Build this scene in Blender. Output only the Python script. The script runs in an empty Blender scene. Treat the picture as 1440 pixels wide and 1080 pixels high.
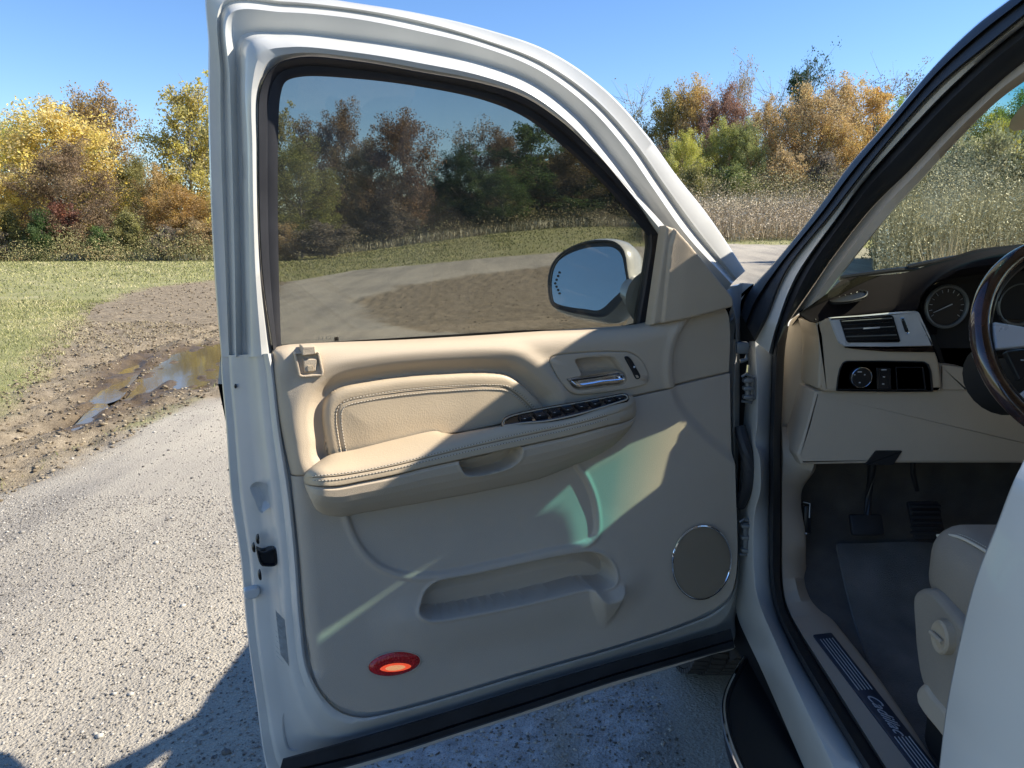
import bpy, bmesh, math, random
import numpy as np
from mathutils import Vector, Matrix
random.seed(7); rng = np.random.default_rng(11)
SC = bpy.context.scene
COL = SC.collection
# ------------------------------------------------------------ camera, sky, sun, exposure
F_PX, HOR = 1060.0, 330.0
PITCH = math.atan((540 - HOR) / F_PX)
CAM = np.array([0.0, 0.0, 1.5])
cam = bpy.data.cameras.new('camera'); cam.sensor_width = 36; cam.lens = 36 * F_PX / 1440
cam.clip_start = 0.02; cam.clip_end = 3000
camo = bpy.data.objects.new('camera', cam); COL.objects.link(camo)
camo.location = CAM; camo.rotation_euler = (math.pi / 2 - PITCH, 0, 0)
SC.camera = camo
SUN_AZ, SUN_EL = math.radians(86.5), math.radians(38.0)
SUNV = Vector((math.sin(SUN_AZ) * math.cos(SUN_EL), math.cos(SUN_AZ) * math.cos(SUN_EL), math.sin(SUN_EL)))
w = bpy.data.worlds.new("World"); SC.world = w; w.use_nodes = True
nt = w.node_tree; bg = nt.nodes['Background']
sky = nt.nodes.new('ShaderNodeTexSky'); sky.sky_type = 'NISHITA'; sky.sun_disc = False
sky.sun_elevation = SUN_EL; sky.sun_rotation = SUN_AZ; sky.air_density = 1.0; sky.dust_density = 0.0; sky.ozone_density = 4.0
hs_ = nt.nodes.new('ShaderNodeHueSaturation'); hs_.inputs['Saturation'].default_value = 1.15; hs_.inputs['Hue'].default_value = .508
nt.links.new(sky.outputs[0], hs_.inputs['Color']); nt.links.new(hs_.outputs[0], bg.inputs[0]); bg.inputs[1].default_value = 0.104
sun = bpy.data.lights.new('sun', 'SUN'); sun.energy = 5.0; sun.angle = math.radians(0.5); sun.color = (1.0, 0.93, 0.82)
suno = bpy.data.objects.new('sun', sun); COL.objects.link(suno)
suno.rotation_euler = (-SUNV).to_track_quat('-Z', 'Y').to_euler(); suno.location = (30, 0, 30)
SC.view_settings.view_transform = 'Standard'; SC.view_settings.look = 'None'
SC.view_settings.gamma = 1; SC.view_settings.use_curve_mapping = False
SC.view_settings.exposure = 1.0

# ------------------------------------------------------------ materials
def mat(name, col=(.5, .5, .5), rough=.6, metal=0, coat=0, bump=None, var=None, spec=.5, emit=None, trans=0, sheen=0):
    """bump = (scale, strength, distance[, 'voronoi']); var = (scale, amount)"""
    m = bpy.data.materials.new(name); m.use_nodes = True
    t = m.node_tree; b = t.nodes['Principled BSDF']
    b.inputs['Base Color'].default_value = (*col, 1); b.inputs['Roughness'].default_value = rough
    b.inputs['Metallic'].default_value = metal; b.inputs['Coat Weight'].default_value = coat
    b.inputs['Coat Roughness'].default_value = .05
    b.inputs['Specular IOR Level'].default_value = spec; b.inputs['Sheen Weight'].default_value = sheen
    tc = t.nodes.new('ShaderNodeTexCoord')
    if var:
        n = t.nodes.new('ShaderNodeTexNoise'); n.inputs['Scale'].default_value = var[0]; n.inputs['Detail'].default_value = 6
        t.links.new(tc.outputs['Object'], n.inputs['Vector'])
        r = t.nodes.new('ShaderNodeMapRange'); r.inputs[3].default_value = 1 - var[1]; r.inputs[4].default_value = 1 + var[1]
        r.inputs[1].default_value = .3; r.inputs[2].default_value = .7
        t.links.new(n.outputs[0], r.inputs[0])
        v = t.nodes.new('ShaderNodeVectorMath'); v.operation = 'SCALE'; v.inputs[0].default_value = col
        t.links.new(r.outputs[0], v.inputs['Scale']); t.links.new(v.outputs[0], b.inputs['Base Color'])
        r2 = t.nodes.new('ShaderNodeMapRange'); r2.inputs[3].default_value = max(rough - .12, .02); r2.inputs[4].default_value = min(rough + .12, 1)
        t.links.new(n.outputs[0], r2.inputs[0]); t.links.new(r2.outputs[0], b.inputs['Roughness'])
    if bump:
        if len(bump) > 3:
            n = t.nodes.new('ShaderNodeTexVoronoi'); n.inputs['Scale'].default_value = bump[0]
        else:
            n = t.nodes.new('ShaderNodeTexNoise'); n.inputs['Scale'].default_value = bump[0]; n.inputs['Detail'].default_value = 3
        t.links.new(tc.outputs['Object'], n.inputs['Vector'])
        bp = t.nodes.new('ShaderNodeBump'); bp.inputs['Strength'].default_value = bump[1]; bp.inputs['Distance'].default_value = bump[2]
        t.links.new(n.outputs[0], bp.inputs['Height']); t.links.new(bp.outputs[0], b.inputs['Normal'])
    if emit:
        b.inputs['Emission Color'].default_value = (*emit[0], 1); b.inputs['Emission Strength'].default_value = emit[1]
    return m
def glassmat(name, tint, dust=0.0, band=None, refl=1.0, graze=None):
    m = bpy.data.materials.new(name); m.use_nodes = True; t = m.node_tree; t.nodes.clear()
    o = t.nodes.new('ShaderNodeOutputMaterial'); tr = t.nodes.new('ShaderNodeBsdfTransparent'); tr.inputs[0].default_value = (*tint, 1)
    g = t.nodes.new('ShaderNodeBsdfGlossy'); g.inputs['Roughness'].default_value = .01
    fr = t.nodes.new('ShaderNodeFresnel'); fr.inputs[0].default_value = 1.5
    mu = t.nodes.new('ShaderNodeMath'); mu.operation = 'MULTIPLY'; mu.inputs[1].default_value = refl; t.links.new(fr.outputs[0], mu.inputs[0])
    mx = t.nodes.new('ShaderNodeMixShader'); t.links.new(mu.outputs[0], mx.inputs[0]); t.links.new(tr.outputs[0], mx.inputs[1]); t.links.new(g.outputs[0], mx.inputs[2])
    last = mx
    tc = t.nodes.new('ShaderNodeTexCoord')
    if dust:
        df = t.nodes.new('ShaderNodeBsdfDiffuse'); df.inputs[0].default_value = (.55, .5, .42, 1)
        n = t.nodes.new('ShaderNodeTexNoise'); n.inputs['Scale'].default_value = 6; n.inputs['Detail'].default_value = 8; n.inputs['Distortion'].default_value = .6
        t.links.new(tc.outputs['Object'], n.inputs['Vector'])
        r = t.nodes.new('ShaderNodeMapRange'); r.inputs[1].default_value = .3; r.inputs[2].default_value = .75; r.inputs[3].default_value = dust * .25; r.inputs[4].default_value = dust
        t.links.new(n.outputs[0], r.inputs[0])
        m2 = t.nodes.new('ShaderNodeMixShader'); t.links.new(r.outputs[0], m2.inputs[0]); t.links.new(last.outputs[0], m2.inputs[1]); t.links.new(df.outputs[0], m2.inputs[2]); last = m2
    if band:
        z0, z1, bc = band
        ge = t.nodes.new('ShaderNodeNewGeometry'); sx = t.nodes.new('ShaderNodeSeparateXYZ'); t.links.new(ge.outputs['Position'], sx.inputs[0])
        r = t.nodes.new('ShaderNodeMapRange'); r.inputs[1].default_value = z0; r.inputs[2].default_value = z1; t.links.new(sx.outputs[2], r.inputs[0])
        mc = t.nodes.new('ShaderNodeMix'); mc.data_type = 'RGBA'; mc.inputs[6].default_value = (*tint, 1); mc.inputs[7].default_value = (*bc, 1)
        t.links.new(r.outputs[0], mc.inputs[0]); t.links.new(mc.outputs[2], tr.inputs[0])
    if graze:
        # added teal-to-dark falloff at slant angles, keeping windshield sun off the lower door
        lw = t.nodes.new('ShaderNodeLayerWeight'); lw.inputs[0].default_value = .5
        cr = t.nodes.new('ShaderNodeValToRGB'); e = cr.color_ramp.elements; e[0].position = 1 - graze[1]; e[0].color = (*tint, 1); e[1].position = 1 - graze[0]; e[1].color = (.08, .13, .12, 1)
        q = e.new(1 - (graze[0] * .45 + graze[1] * .55)); q.color = (.30, .62, .52, 1)
        t.links.new(lw.outputs['Facing'], cr.inputs[0]); mm = t.nodes.new('ShaderNodeMix'); mm.data_type = 'RGBA'; mm.blend_type = 'MULTIPLY'; mm.inputs[0].default_value = 1
        src = tr.inputs[0].links[0].from_socket if tr.inputs[0].links else None
        if src: t.links.new(src, mm.inputs[6])
        else: mm.inputs[6].default_value = (*tint, 1)
        t.links.new(cr.outputs[0], mm.inputs[7]); t.links.new(mm.outputs[2], tr.inputs[0])
    t.links.new(last.outputs[0], o.inputs[0]); return m

BEIGE = (.53, .432, .31)
M = dict(
    paint=mat('pearl_white_paint', (.68, .67, .62), .30, coat=.8, var=(3, .03)),
    jamb=mat('white_jamb_paint', (.56, .555, .515), .33, coat=.5, bump=(25, .03, .003), var=(9, .06)),
    edge=mat('outer_hem_dark', (.03, .03, .035), .5),
    rubber=mat('black_rubber', (.018, .02, .024), .55, bump=(180, .25, .001), var=(12, .3)),
    seal=mat('window_run_rubber', (.022, .023, .028), .5, var=(8, .25)),
    vinyl=mat('beige_vinyl', BEIGE, .55, bump=(850, .55, .0010, 'v'), var=(5, .035), spec=.35),
    vinyl_d=mat('taupe_vinyl', (.52, .445, .35), .6, bump=(850, .5, .0010, 'v'), var=(5, .04), spec=.3),
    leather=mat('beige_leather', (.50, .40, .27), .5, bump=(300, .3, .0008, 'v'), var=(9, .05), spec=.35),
    thread=mat('pale_thread', (.72, .65, .52), .8), seamshade=mat('dark_seam_shade', (.16, .12, .08), .9),  # second colour paints crease shade along the stitch rows
    chrome=mat('chrome', (.82, .82, .84), .08, metal=1),
    silver=mat('satin_silver', (.62, .65, .69), .30, metal=.25, var=(20, .05)),
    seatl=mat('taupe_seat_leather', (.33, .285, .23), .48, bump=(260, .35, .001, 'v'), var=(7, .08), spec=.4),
    black=mat('black_plastic', (.012, .013, .015), .35, var=(12, .2)),
    gloss=mat('dark_burl_gloss', (.03, .017, .012), .12, coat=1, var=(30, .6)),
    wood=mat('dark_wood_rim', (.045, .02, .015), .16, coat=1, var=(28, .6)),
    brown=mat('dark_brown_dash', (.013, .0115, .0135), .85, bump=(500, .3, .0005, 'v'), var=(8, .1), spec=.03),
    carpet=mat('grey_carpet', (.10, .085, .068), .95, bump=(700, .9, .004), var=(14, .35), sheen=.3),
    matm=mat('floor_mat_pile', (.14, .135, .125), .95, bump=(450, .9, .004), var=(10, .4), sheen=.3),
    dark=mat('dark_underbody_and_shade', (.012, .012, .013), .8, var=(6, .3)),
    hinge=mat('painted_hinge_steel', (.16, .17, .17), .4, metal=.3, bump=(60, .3, .001), var=(30, .2)),
    headliner=mat('beige_headliner', (.42, .36, .28), .9),
    tyre=mat('tyre_rubber', (.03, .029, .028), .85, bump=(150, .5, .002), var=(14, .35)),
    reflector=mat('red_lens', (.55, .005, .008), .12, coat=1, bump=(260, .8, .002, 'v')),
    reflector_c=mat('bright_lens_core', (.8, .10, .05), .12, coat=1, bump=(180, .9, .002, 'v'), emit=((1, .10, .03), .35)),
    grille=mat('speaker_cloth_grille', (.30, .245, .17), .75, bump=(900, .9, .001, 'v')),
    sticker=mat('white_sticker', (.35, .36, .34), .5, bump=None, var=(60, .25)),
    mark=mat('pale_print', (.55, .57, .58), .5),
    mirrorm=mat('mirror_glass', (.66, .68, .64), .02, metal=1),
    window=glassmat('tinted_door_glass', (.645, .645, .605), dust=.08, refl=.8),
    windshield=glassmat('windshield_glass', (.92, .93, .83), dust=0, band=(1.685, 1.76, (.12, .46, .52)), refl=.04, graze=(.012, .06)),
)

# ------------------------------------------------------------ geometry helpers
def ray(px, py):
    a, b = (px - 720) / F_PX, (540 - py) / F_PX
    c, s = math.cos(PITCH), math.sin(PITCH)
    return np.array([a, c + b * s, b * c - s])
WPOS = {}
def W(name, verts, faces, m, parent=None, smooth=True, label=None, kind=None, sharp=35, mats=None, midx=None):
    """mesh object from world-space vertices; origin at its own centre"""
    v = np.asarray(verts, float).reshape(-1, 3)
    c = (v.min(0) + v.max(0)) / 2
    me = bpy.data.meshes.new(name); me.from_pydata((v - c).tolist(), [], [list(map(int, f)) for f in faces])
    if mats:
        for q in mats: me.materials.append(q)
        if midx is not None: me.polygons.foreach_set('material_index', midx)
    else: me.materials.append(m)
    me.validate(); me.update()
    if smooth:
        me.polygons.foreach_set('use_smooth', [True] * len(me.polygons))
        try: me.set_sharp_from_angle(angle=math.radians(sharp))
        except Exception: pass
    return Wm(name, me, c, parent, label, kind)
def Wm(name, me, c, parent=None, label=None, kind=None):
    o = bpy.data.objects.new(name, me); COL.objects.link(o)
    c = np.asarray(c, float); WPOS[o.name] = c
    if parent: o.parent = parent; c = c - WPOS[parent.name]
    o.location = c
    if label: o['label'] = label
    if kind: o['kind'] = kind
    return o
def fast(name, verts, faces, m, parent=None, smooth=False, kind=None, loc=(0, 0, 0), attr=None):
    """numpy mesh; faces (n,3) or (n,4)"""
    me = bpy.data.meshes.new(name); v = np.ascontiguousarray(verts, np.float32); f = np.ascontiguousarray(faces, np.int32)
    me.vertices.add(len(v)); me.vertices.foreach_set('co', v.ravel())
    k = f.shape[1]; me.loops.add(f.size); me.loops.foreach_set('vertex_index', f.ravel())
    me.polygons.add(len(f)); me.polygons.foreach_set('loop_start', np.arange(0, f.size, k, dtype=np.int32))
    me.update(calc_edges=True)
    if smooth: me.polygons.foreach_set('use_smooth', np.ones(len(f), bool))
    if attr is not None:
        at = me.color_attributes.new('tint', 'FLOAT_COLOR', 'POINT'); at.data.foreach_set('color', np.ascontiguousarray(attr, np.float32).ravel())
    me.materials.append(m)
    return me
def cat(pts, n, closed=False):
    """centripetal-ish Catmull-Rom through pts, n samples evenly along length"""
    p = np.asarray(pts, float); k = len(p)
    if closed: q = np.vstack([p[-1], p, p[0], p[1]]); segs = k
    else: q = np.vstack([2 * p[0] - p[1], p, 2 * p[-1] - p[-2]]); segs = k - 1
    out = []
    for i in range(segs):
        p0, p1, p2, p3 = q[i:i + 4]
        t0 = 0; t1 = t0 + max(np.linalg.norm(p1 - p0), 1e-6) ** .5; t2 = t1 + max(np.linalg.norm(p2 - p1), 1e-6) ** .5; t3 = t2 + max(np.linalg.norm(p3 - p2), 1e-6) ** .5
        for t in np.linspace(t1, t2, 12, endpoint=False):
            A1 = (t1 - t) / (t1 - t0) * p0 + (t - t0) / (t1 - t0) * p1; A2 = (t2 - t) / (t2 - t1) * p1 + (t - t1) / (t2 - t1) * p2
            A3 = (t3 - t) / (t3 - t2) * p2 + (t - t2) / (t3 - t2) * p3
            B1 = (t2 - t) / (t2 - t0) * A1 + (t - t0) / (t2 - t0) * A2; B2 = (t3 - t) / (t3 - t1) * A2 + (t - t1) / (t3 - t1) * A3
            out.append((t2 - t) / (t2 - t1) * B1 + (t - t1) / (t2 - t1) * B2)
    out.append(p[0] if closed else p[-1]); out = np.array(out)
    if n is None: return out                     # 12 per segment: key points correspond
    L = np.r_[0, np.cumsum(np.linalg.norm(np.diff(out, axis=0), axis=1))]
    T = np.linspace(0, L[-1], n + (1 if closed else 0))
    r = np.stack([np.interp(T, L, out[:, j]) for j in range(out.shape[1])], 1)
    return r[:-1] if closed else r
class Surf:
    """a real surface n.(P-A) = off + prof(z); P(px,py,off) is the point of it seen along a traced ray"""
    def __init__(s, A, n, prof=lambda z: 0.0): s.A = np.array(A, float); s.n = np.array(n, float) / np.linalg.norm(n); s.prof = prof
    def P(s, px, py, off=0.0):
        r = ray(px, py); z = 1.2
        for _ in range(10):
            t = ((s.A - CAM) @ s.n + off + s.prof(z)) / (r @ s.n); q = CAM + r * t; z = q[2]
        return q
    def C(s, pts, off=0.0, n=None, closed=False):
        c = cat(pts, n, closed)
        if np.isscalar(off): off = [off] * len(c)
        else: off = np.interp(np.linspace(0, 1, len(c)), np.linspace(0, 1, len(off)), off)
        return np.array([s.P(a[0], a[1], o) for a, o in zip(c, off)])
    def nz(s): return s.n
def grid(rows, wrap=False):
    rows = [np.asarray(r) for r in rows]; n = len(rows[0]); v = np.vstack(rows); f = []
    for i in range(len(rows) - 1):
        for j in range(n if wrap else n - 1):
            k = (j + 1) % n; f.append((i * n + j, i * n + k, (i + 1) * n + k, (i + 1) * n + j))
    return v, f
def densify(rows, m):
    out = []
    for a, b in zip(rows[:-1], rows[1:]):
        for t in np.linspace(0, 1, m, endpoint=False): out.append(a * (1 - t) + b * t)
    out.append(rows[-1]); return out
def ribbon(name, rows, m, parent=None, wrap=False, **k):
    v, f = grid(rows, wrap); return W(name, v, f, m, parent, **k)
def dome(outline, n, prof):
    """closed world outline -> rings (inset metres, height along n) and a fan cap"""
    o = np.asarray(outline); k = len(o); c = o.mean(0); n = np.asarray(n, float); n /= np.linalg.norm(n)
    tang = np.roll(o, -1, 0) - np.roll(o, 1, 0); tang -= np.outer(tang @ n, n); tang /= np.linalg.norm(tang, axis=1)[:, None] + 1e-12
    inn = np.cross(n, tang)
    e1 = o - c; area = np.sum(np.cross(e1, np.roll(e1, -1, 0)) @ n)
    if area < 0: inn = -inn
    rows = []
    for ins, h in list(prof) + [(prof[-1][0] + .0008, prof[-1][1])]: rows.append(o + inn * ins + n * h)
    v, f = grid(rows, True); b = (len(rows) - 1) * k
    f.append(tuple(b + j for j in range(k)))
    return v, f
def pad(name, outline, n, prof, m, parent=None, **k):
    v, f = dome(outline, n, prof); return W(name, v, f, m, parent, **k)
def box(c, s, R=None, bev=0, seg=2):
    bm = bmesh.new(); bmesh.ops.create_cube(bm, size=1)
    for v in bm.verts: v.co = Vector((v.co.x * s[0], v.co.y * s[1], v.co.z * s[2]))
    if bev: bmesh.ops.bevel(bm, geom=bm.edges[:], offset=bev, segments=seg, profile=.5, affect='EDGES')
    if R is not None: bmesh.ops.transform(bm, matrix=R.to_4x4() if len(R) == 3 else R, verts=bm.verts)
    bm.verts.ensure_lookup_table()
    v = np.array([list(q.co) for q in bm.verts]) + np.array(c); f = [[q.index for q in p.verts] for p in bm.faces]; bm.free(); return v, f
def merge(parts):
    V, F, n = [], [], 0
    for v, f in parts: V.append(np.asarray(v)); F += [[i + n for i in q] for q in f]; n += len(v)
    return np.vstack(V), F
def tube(path, r, n=8, cap=True):
    p = np.asarray(path, float); r = np.broadcast_to(r, len(p)); V, up = [], np.array([0.13, .07, 1.0])
    for i in range(len(p)):
        t = p[min(i + 1, len(p) - 1)] - p[max(i - 1, 0)]; t /= np.linalg.norm(t) + 1e-12
        a = np.cross(t, up)
        if np.linalg.norm(a) < .05: a = np.cross(t, [1, 0, 0])
        a /= np.linalg.norm(a); b = np.cross(t, a)
        for k in range(n):
            w_ = 2 * math.pi * k / n; V.append(p[i] + r[i] * (a * math.cos(w_) + b * math.sin(w_)))
    F = [[i * n + k, i * n + (k + 1) % n, (i + 1) * n + (k + 1) % n, (i + 1) * n + k] for i in range(len(p) - 1) for k in range(n)]
    if cap: F += [list(range(n))[::-1], [(len(p) - 1) * n + k for k in range(n)]]
    return np.array(V), F
def thing(name, loc, label, cat_, group=None):
    o = bpy.data.objects.new(name, None); COL.objects.link(o); o.empty_display_size = .2
    o.location = loc; WPOS[o.name] = np.array(loc, float); o['label'] = label; o['category'] = cat_
    if group: o['group'] = group
    return o
def tag(o, label, cat_, group=None):
    o['label'] = label; o['category'] = cat_
    if group: o['group'] = group
    return o
def sdf(P, poly):
    """signed distance to closed polygon, negative inside"""
    P = np.asarray(P); a = np.asarray(poly); b = np.roll(a, -1, 0); d = np.full(len(P), 1e9); ins = np.zeros(len(P), bool)
    for (ax, ay), (bx, by) in zip(a, b):
        ex, ey = bx - ax, by - ay; wx, wy = P[:, 0] - ax, P[:, 1] - ay
        t = np.clip((wx * ex + wy * ey) / (ex * ex + ey * ey + 1e-12), 0, 1)
        d = np.minimum(d, (wx - ex * t) ** 2 + (wy - ey * t) ** 2)
        c = ((ay > P[:, 1]) != (by > P[:, 1])) & (P[:, 0] < (bx - ax) * (P[:, 1] - ay) / ((by - ay) + 1e-12) + ax)
        ins ^= c
    d = np.sqrt(d); return np.where(ins, -d, d)
def sst(x, a, b):
    t = np.clip((x - a) / (b - a), 0, 1); return t * t * (3 - 2 * t)
# ============================================================ GROUND
def slope(py): r = ray(720, py); return r[2] / r[1]
def T0(x, y):
    x = np.asarray(x, float); y = np.asarray(y, float); r = np.hypot(x, y); phi = np.degrees(np.arctan2(x, np.maximum(y, 1e-3)))
    phi = np.where(y <= 0, 0, phi)
    return sst(phi, -18, 6) * .05 * np.maximum(r - 12, 0) * (y > 0) * (1 - .45 * sst(r, 60, 200)) - .002 * np.maximum(r - 30, 0) * (phi < -10)
def gp(px, py):
    r = ray(px, py); t = np.geomspace(.8, 220, 4000); zz = CAM[2] + r[2] * t - T0(r[0] * t, r[1] * t); k = np.argmax(zz < 0) if (zz < 0).any() else -1
    return (r[0] * t[k], r[1] * t[k])
def gpoly(pts): return np.array([gp(*p) for p in pts])
GRAVEL = np.vstack([[(-3.15, -40), (-3.1, 0)], gpoly([(0, 690), (150, 617), (310, 548), (330, 515), (352, 450), (372, 400), (500, 380), (700, 362), (800, 355), (900, 347), (1000, 343), (1160, 345), (1300, 356), (1440, 360)]), [(40, 14), (40, -40)]])
MUD = [gpoly([(-150, 700), (-60, 600), (0, 572), (60, 520), (95, 470), (120, 435), (200, 408), (310, 394), (400, 396), (352, 450), (330, 515), (318, 552), (150, 620), (0, 694), (-150, 762)]),
       gpoly([(500, 425), (560, 402), (680, 384), (900, 366), (985, 372), (975, 420), (930, 455), (760, 470), (600, 466), (520, 445)])]
z5 = lambda L: [(x / 3.6, 400 + y / 3.6) for x, y in L]
PUD = [gpoly(z5([(480, 560), (505, 515), (560, 455), (640, 390), (740, 345), (755, 365), (710, 420), (650, 492), (600, 548), (530, 568)])),
       gpoly(z5([(660, 600), (650, 560), (690, 530), (720, 470), (800, 400), (890, 325), (1000, 300), (1110, 290), (1300, 290), (1290, 380), (1180, 445), (1000, 490), (900, 530), (840, 505), (760, 550), (720, 600)])),
       gpoly(z5([(370, 705), (400, 670), (440, 625), (480, 590), (520, 590), (525, 640), (480, 690), (400, 715)]))]
def wob(x, y, s, k=0):
    x = np.asarray(x, float); y = np.asarray(y, float)
    return (np.sin(x * s + 1.3 * k) * np.cos(y * s * 1.13 + .7 * k) + .5 * np.sin(x * s * 2.3 + y * s * 1.7 + k) + .3 * np.sin(x * s * 5.1 - y * s * 4.3 + 2 * k)) / 1.8
def region(x, y):
    x = np.asarray(x, float); y = np.asarray(y, float)
    P = np.stack([x, y], 1); near = (np.hypot(x, y) < 200)
    wq = wob(x, y, 1.7, 1) * .18 + wob(x, y, 6, 2) * .05
    g = sdf(P, GRAVEL) + wq * np.clip(np.hypot(x, y) / 8, .25, 1)
    grass = sst(g, -.05, .12)
    mud = np.zeros(len(x))
    for m_ in MUD: mud = np.maximum(mud, sst(-(sdf(P, m_) + wq * 1.6), -.25, .25))
    pd = np.full(len(x), 9.)
    for p_ in PUD: pd = np.minimum(pd, sdf(P, p_) + wob(x, y, 9, 3) * .03)
    return grass, mud, pd, g
def Tz(x, y, mud=None, pd=None, g=None):
    x = np.atleast_1d(np.asarray(x, float)); y = np.atleast_1d(np.asarray(y, float))
    if mud is None: _, mud, pd, g = region(np.atleast_1d(x), np.atleast_1d(y))
    z = T0(x, y) + .006 * wob(x, y, 2.1, 5)
    z = z + mud * .022 * np.sin((x * 1.0 + .25 * np.sin(y * .7)) * 21) * np.exp(-((x + 3.9) / .9) ** 2)
    rut = sum(-.05 * np.exp(-((x - c - .12 * np.sin(y * .5)) / .16) ** 2) + .03 * np.exp(-((x - c - .28 - .12 * np.sin(y * .5)) / .12) ** 2) for c in (-3.75, -4.9))
    z = z + mud * (rut + .032 * wob(x, y, 5.3, 7) + .022 * wob(x, y, 15, 8) + .012 * wob(x, y, 37, 2) - .02)
    z = z - .048 * sst(-pd, -.10, .12) + .016 * sst(-pd, -.1, .05) * np.maximum(wob(x, y, 11, 4), -.2)
    return z + .05 * sst(g, .3, 3)
def axis(lo, hi, n, c, s):
    t = np.linspace(math.asinh((lo - c) / s), math.asinh((hi - c) / s), n); return c + s * np.sinh(t)
gx = axis(-500, 500, 620, -3.0, 3.0); gy = axis(-300, 900, 620, 4.0, 3.0)
X, Y = np.meshgrid(gx, gy); x, y = X.ravel(), Y.ravel()
grass, mud, pd, gs = region(x, y); z = Tz(x, y, mud, pd, gs)
n = len(gx); idx = np.arange(len(gy) * n).reshape(len(gy), n)
q = np.stack([idx[:-1, :-1], idx[:-1, 1:], idx[1:, 1:], idx[1:, :-1]], -1).reshape(-1, 4)
wet = sst(-pd, -.35, .0)
CR = [gpoly([(380, 1200), (430, 1110), (560, 1040), (784, 986), (786, 1040), (784, 1110), (700, 1300)]), gpoly([(797, 984), (860, 965), (928, 956), (940, 1000), (915, 1050), (905, 1110), (800, 1110)])]
crust = np.zeros(len(x)); nr = np.hypot(x, y) < 12
cn = np.maximum.reduce([sst(-(sdf(np.stack([x[nr], y[nr]], 1), c_) + .03 * wob(x[nr], y[nr], 9, 2) + .015 * wob(x[nr], y[nr], 31, 5)), -.02, .03) for c_ in CR]); crust[nr] = cn
at = np.stack([grass, mud, wet, crust], 1)
def ground_mat():
    m = bpy.data.materials.new('ground'); m.use_nodes = True; t = m.node_tree; b = t.nodes['Principled BSDF']; L = t.links.new
    tc = t.nodes.new('ShaderNodeTexCoord'); a = t.nodes.new('ShaderNodeAttribute'); a.attribute_name = 'tint'
    sp = t.nodes.new('ShaderNodeSeparateColor'); L(a.outputs['Color'], sp.inputs[0])
    def noise(s, d=5, stretch=None):
        q = t.nodes.new('ShaderNodeTexNoise'); q.inputs['Scale'].default_value = s; q.inputs['Detail'].default_value = d; q.inputs['Roughness'].default_value = .65
        if stretch:
            mp = t.nodes.new('ShaderNodeMapping'); mp.inputs['Scale'].default_value = stretch; L(tc.outputs['Object'], mp.inputs[0]); L(mp.outputs[0], q.inputs['Vector'])
        else: L(tc.outputs['Object'], q.inputs['Vector'])
        return q
    def ramp(src, stops):
        r = t.nodes.new('ShaderNodeValToRGB'); r.color_ramp.elements.remove(r.color_ramp.elements[1])
        for i, (p, c) in enumerate(stops):
            e = r.color_ramp.elements[0] if i == 0 else r.color_ramp.elements.new(p); e.position = p; e.color = (*c, 1)
        L(src, r.inputs[0]); return r
    def mix(f, A, B, blend='MIX'):
        q = t.nodes.new('ShaderNodeMix'); q.data_type = 'RGBA'; q.blend_type = blend
        if isinstance(f, float): q.inputs[0].default_value = f
        else: L(f, q.inputs[0])
        L(A, q.inputs[6]); L(B, q.inputs[7]); return q.outputs[2]
    # gravel: stones by voronoi cells, dusty tracks running along the lane
    vo = t.nodes.new('ShaderNodeTexVoronoi'); vo.inputs['Scale'].default_value = 95; L(tc.outputs['Object'], vo.inputs['Vector'])
    vr = ramp(vo.outputs['Color'], [(0, (.16, .145, .12)), (.35, (.25, .225, .185)), (.7, (.35, .32, .265)), (1, (.52, .475, .40))])
    n1 = noise(190, 3); fine = ramp(n1.outputs[0], [(.3, (.19, .17, .138)), (.5, (.30, .27, .22)), (.72, (.45, .41, .335))])
    g1 = mix(.62, vr.outputs[0], fine.outputs[0])
    dusty = noise(1.0, 6, (1.0, .28, 1)); dr = ramp(dusty.outputs[0], [(.40, (0, 0, 0)), (.62, (1, 1, 1))])
    dcol = ramp(n1.outputs[0], [(.3, (.36, .32, .25)), (.7, (.56, .50, .39))])
    g2 = mix(dr.outputs[0], g1, dcol.outputs[0])
    bl = noise(.45, 4); g3 = mix(ramp(bl.outputs[0], [(.35, (.72, .72, .72)), (.65, (0, 0, 0))]).outputs[0], g2, mix(1., g2, ramp(bl.outputs[0], [(0, (.78, .78, .80))]).outputs[0], 'MULTIPLY'))
    tr = noise(2.6, 5, (1.0, .06, 1)); g3 = mix(ramp(tr.outputs[0], [(.44, (.0, .0, .0)), (.60, (.45, .45, .45))]).outputs[0], g3, dcol.outputs[0])
    sk = noise(330, 2); g3 = mix(ramp(sk.outputs[0], [(.30, (.6, .6, .6)), (.36, (0, 0, 0))]).outputs[0], g3, ramp(sk.outputs[0], [(0, (.05, .047, .045))]).outputs[0])
    cn1 = noise(14, 8); cc1 = mix(ramp(sk.outputs[0], [(.33, (1, 1, 1)), (.40, (0, 0, 0))]).outputs[0], ramp(cn1.outputs[0], [(.3, (.26, .255, .245)), (.55, (.46, .455, .44)), (.7, (.62, .61, .58))]).outputs[0], ramp(sk.outputs[0], [(0, (.07, .07, .068))]).outputs[0])
    g3 = mix(a.outputs['Alpha'], g3, cc1)
    # mud
    nm = noise(7, 8); mc = ramp(nm.outputs[0], [(.3, (.10, .077, .05)), (.5, (.21, .165, .11)), (.7, (.36, .295, .205))])
    nf = noise(60, 4); mc2 = mix(.35, mc.outputs[0], ramp(nf.outputs[0], [(.3, (.09, .07, .045)), (.7, (.42, .35, .235))]).outputs[0])
    # grass soil
    ng = noise(1.1, 6); gc = ramp(ng.outputs[0], [(.3, (.19, .195, .07)), (.5, (.30, .28, .12)), (.66, (.44, .38, .22))])
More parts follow.
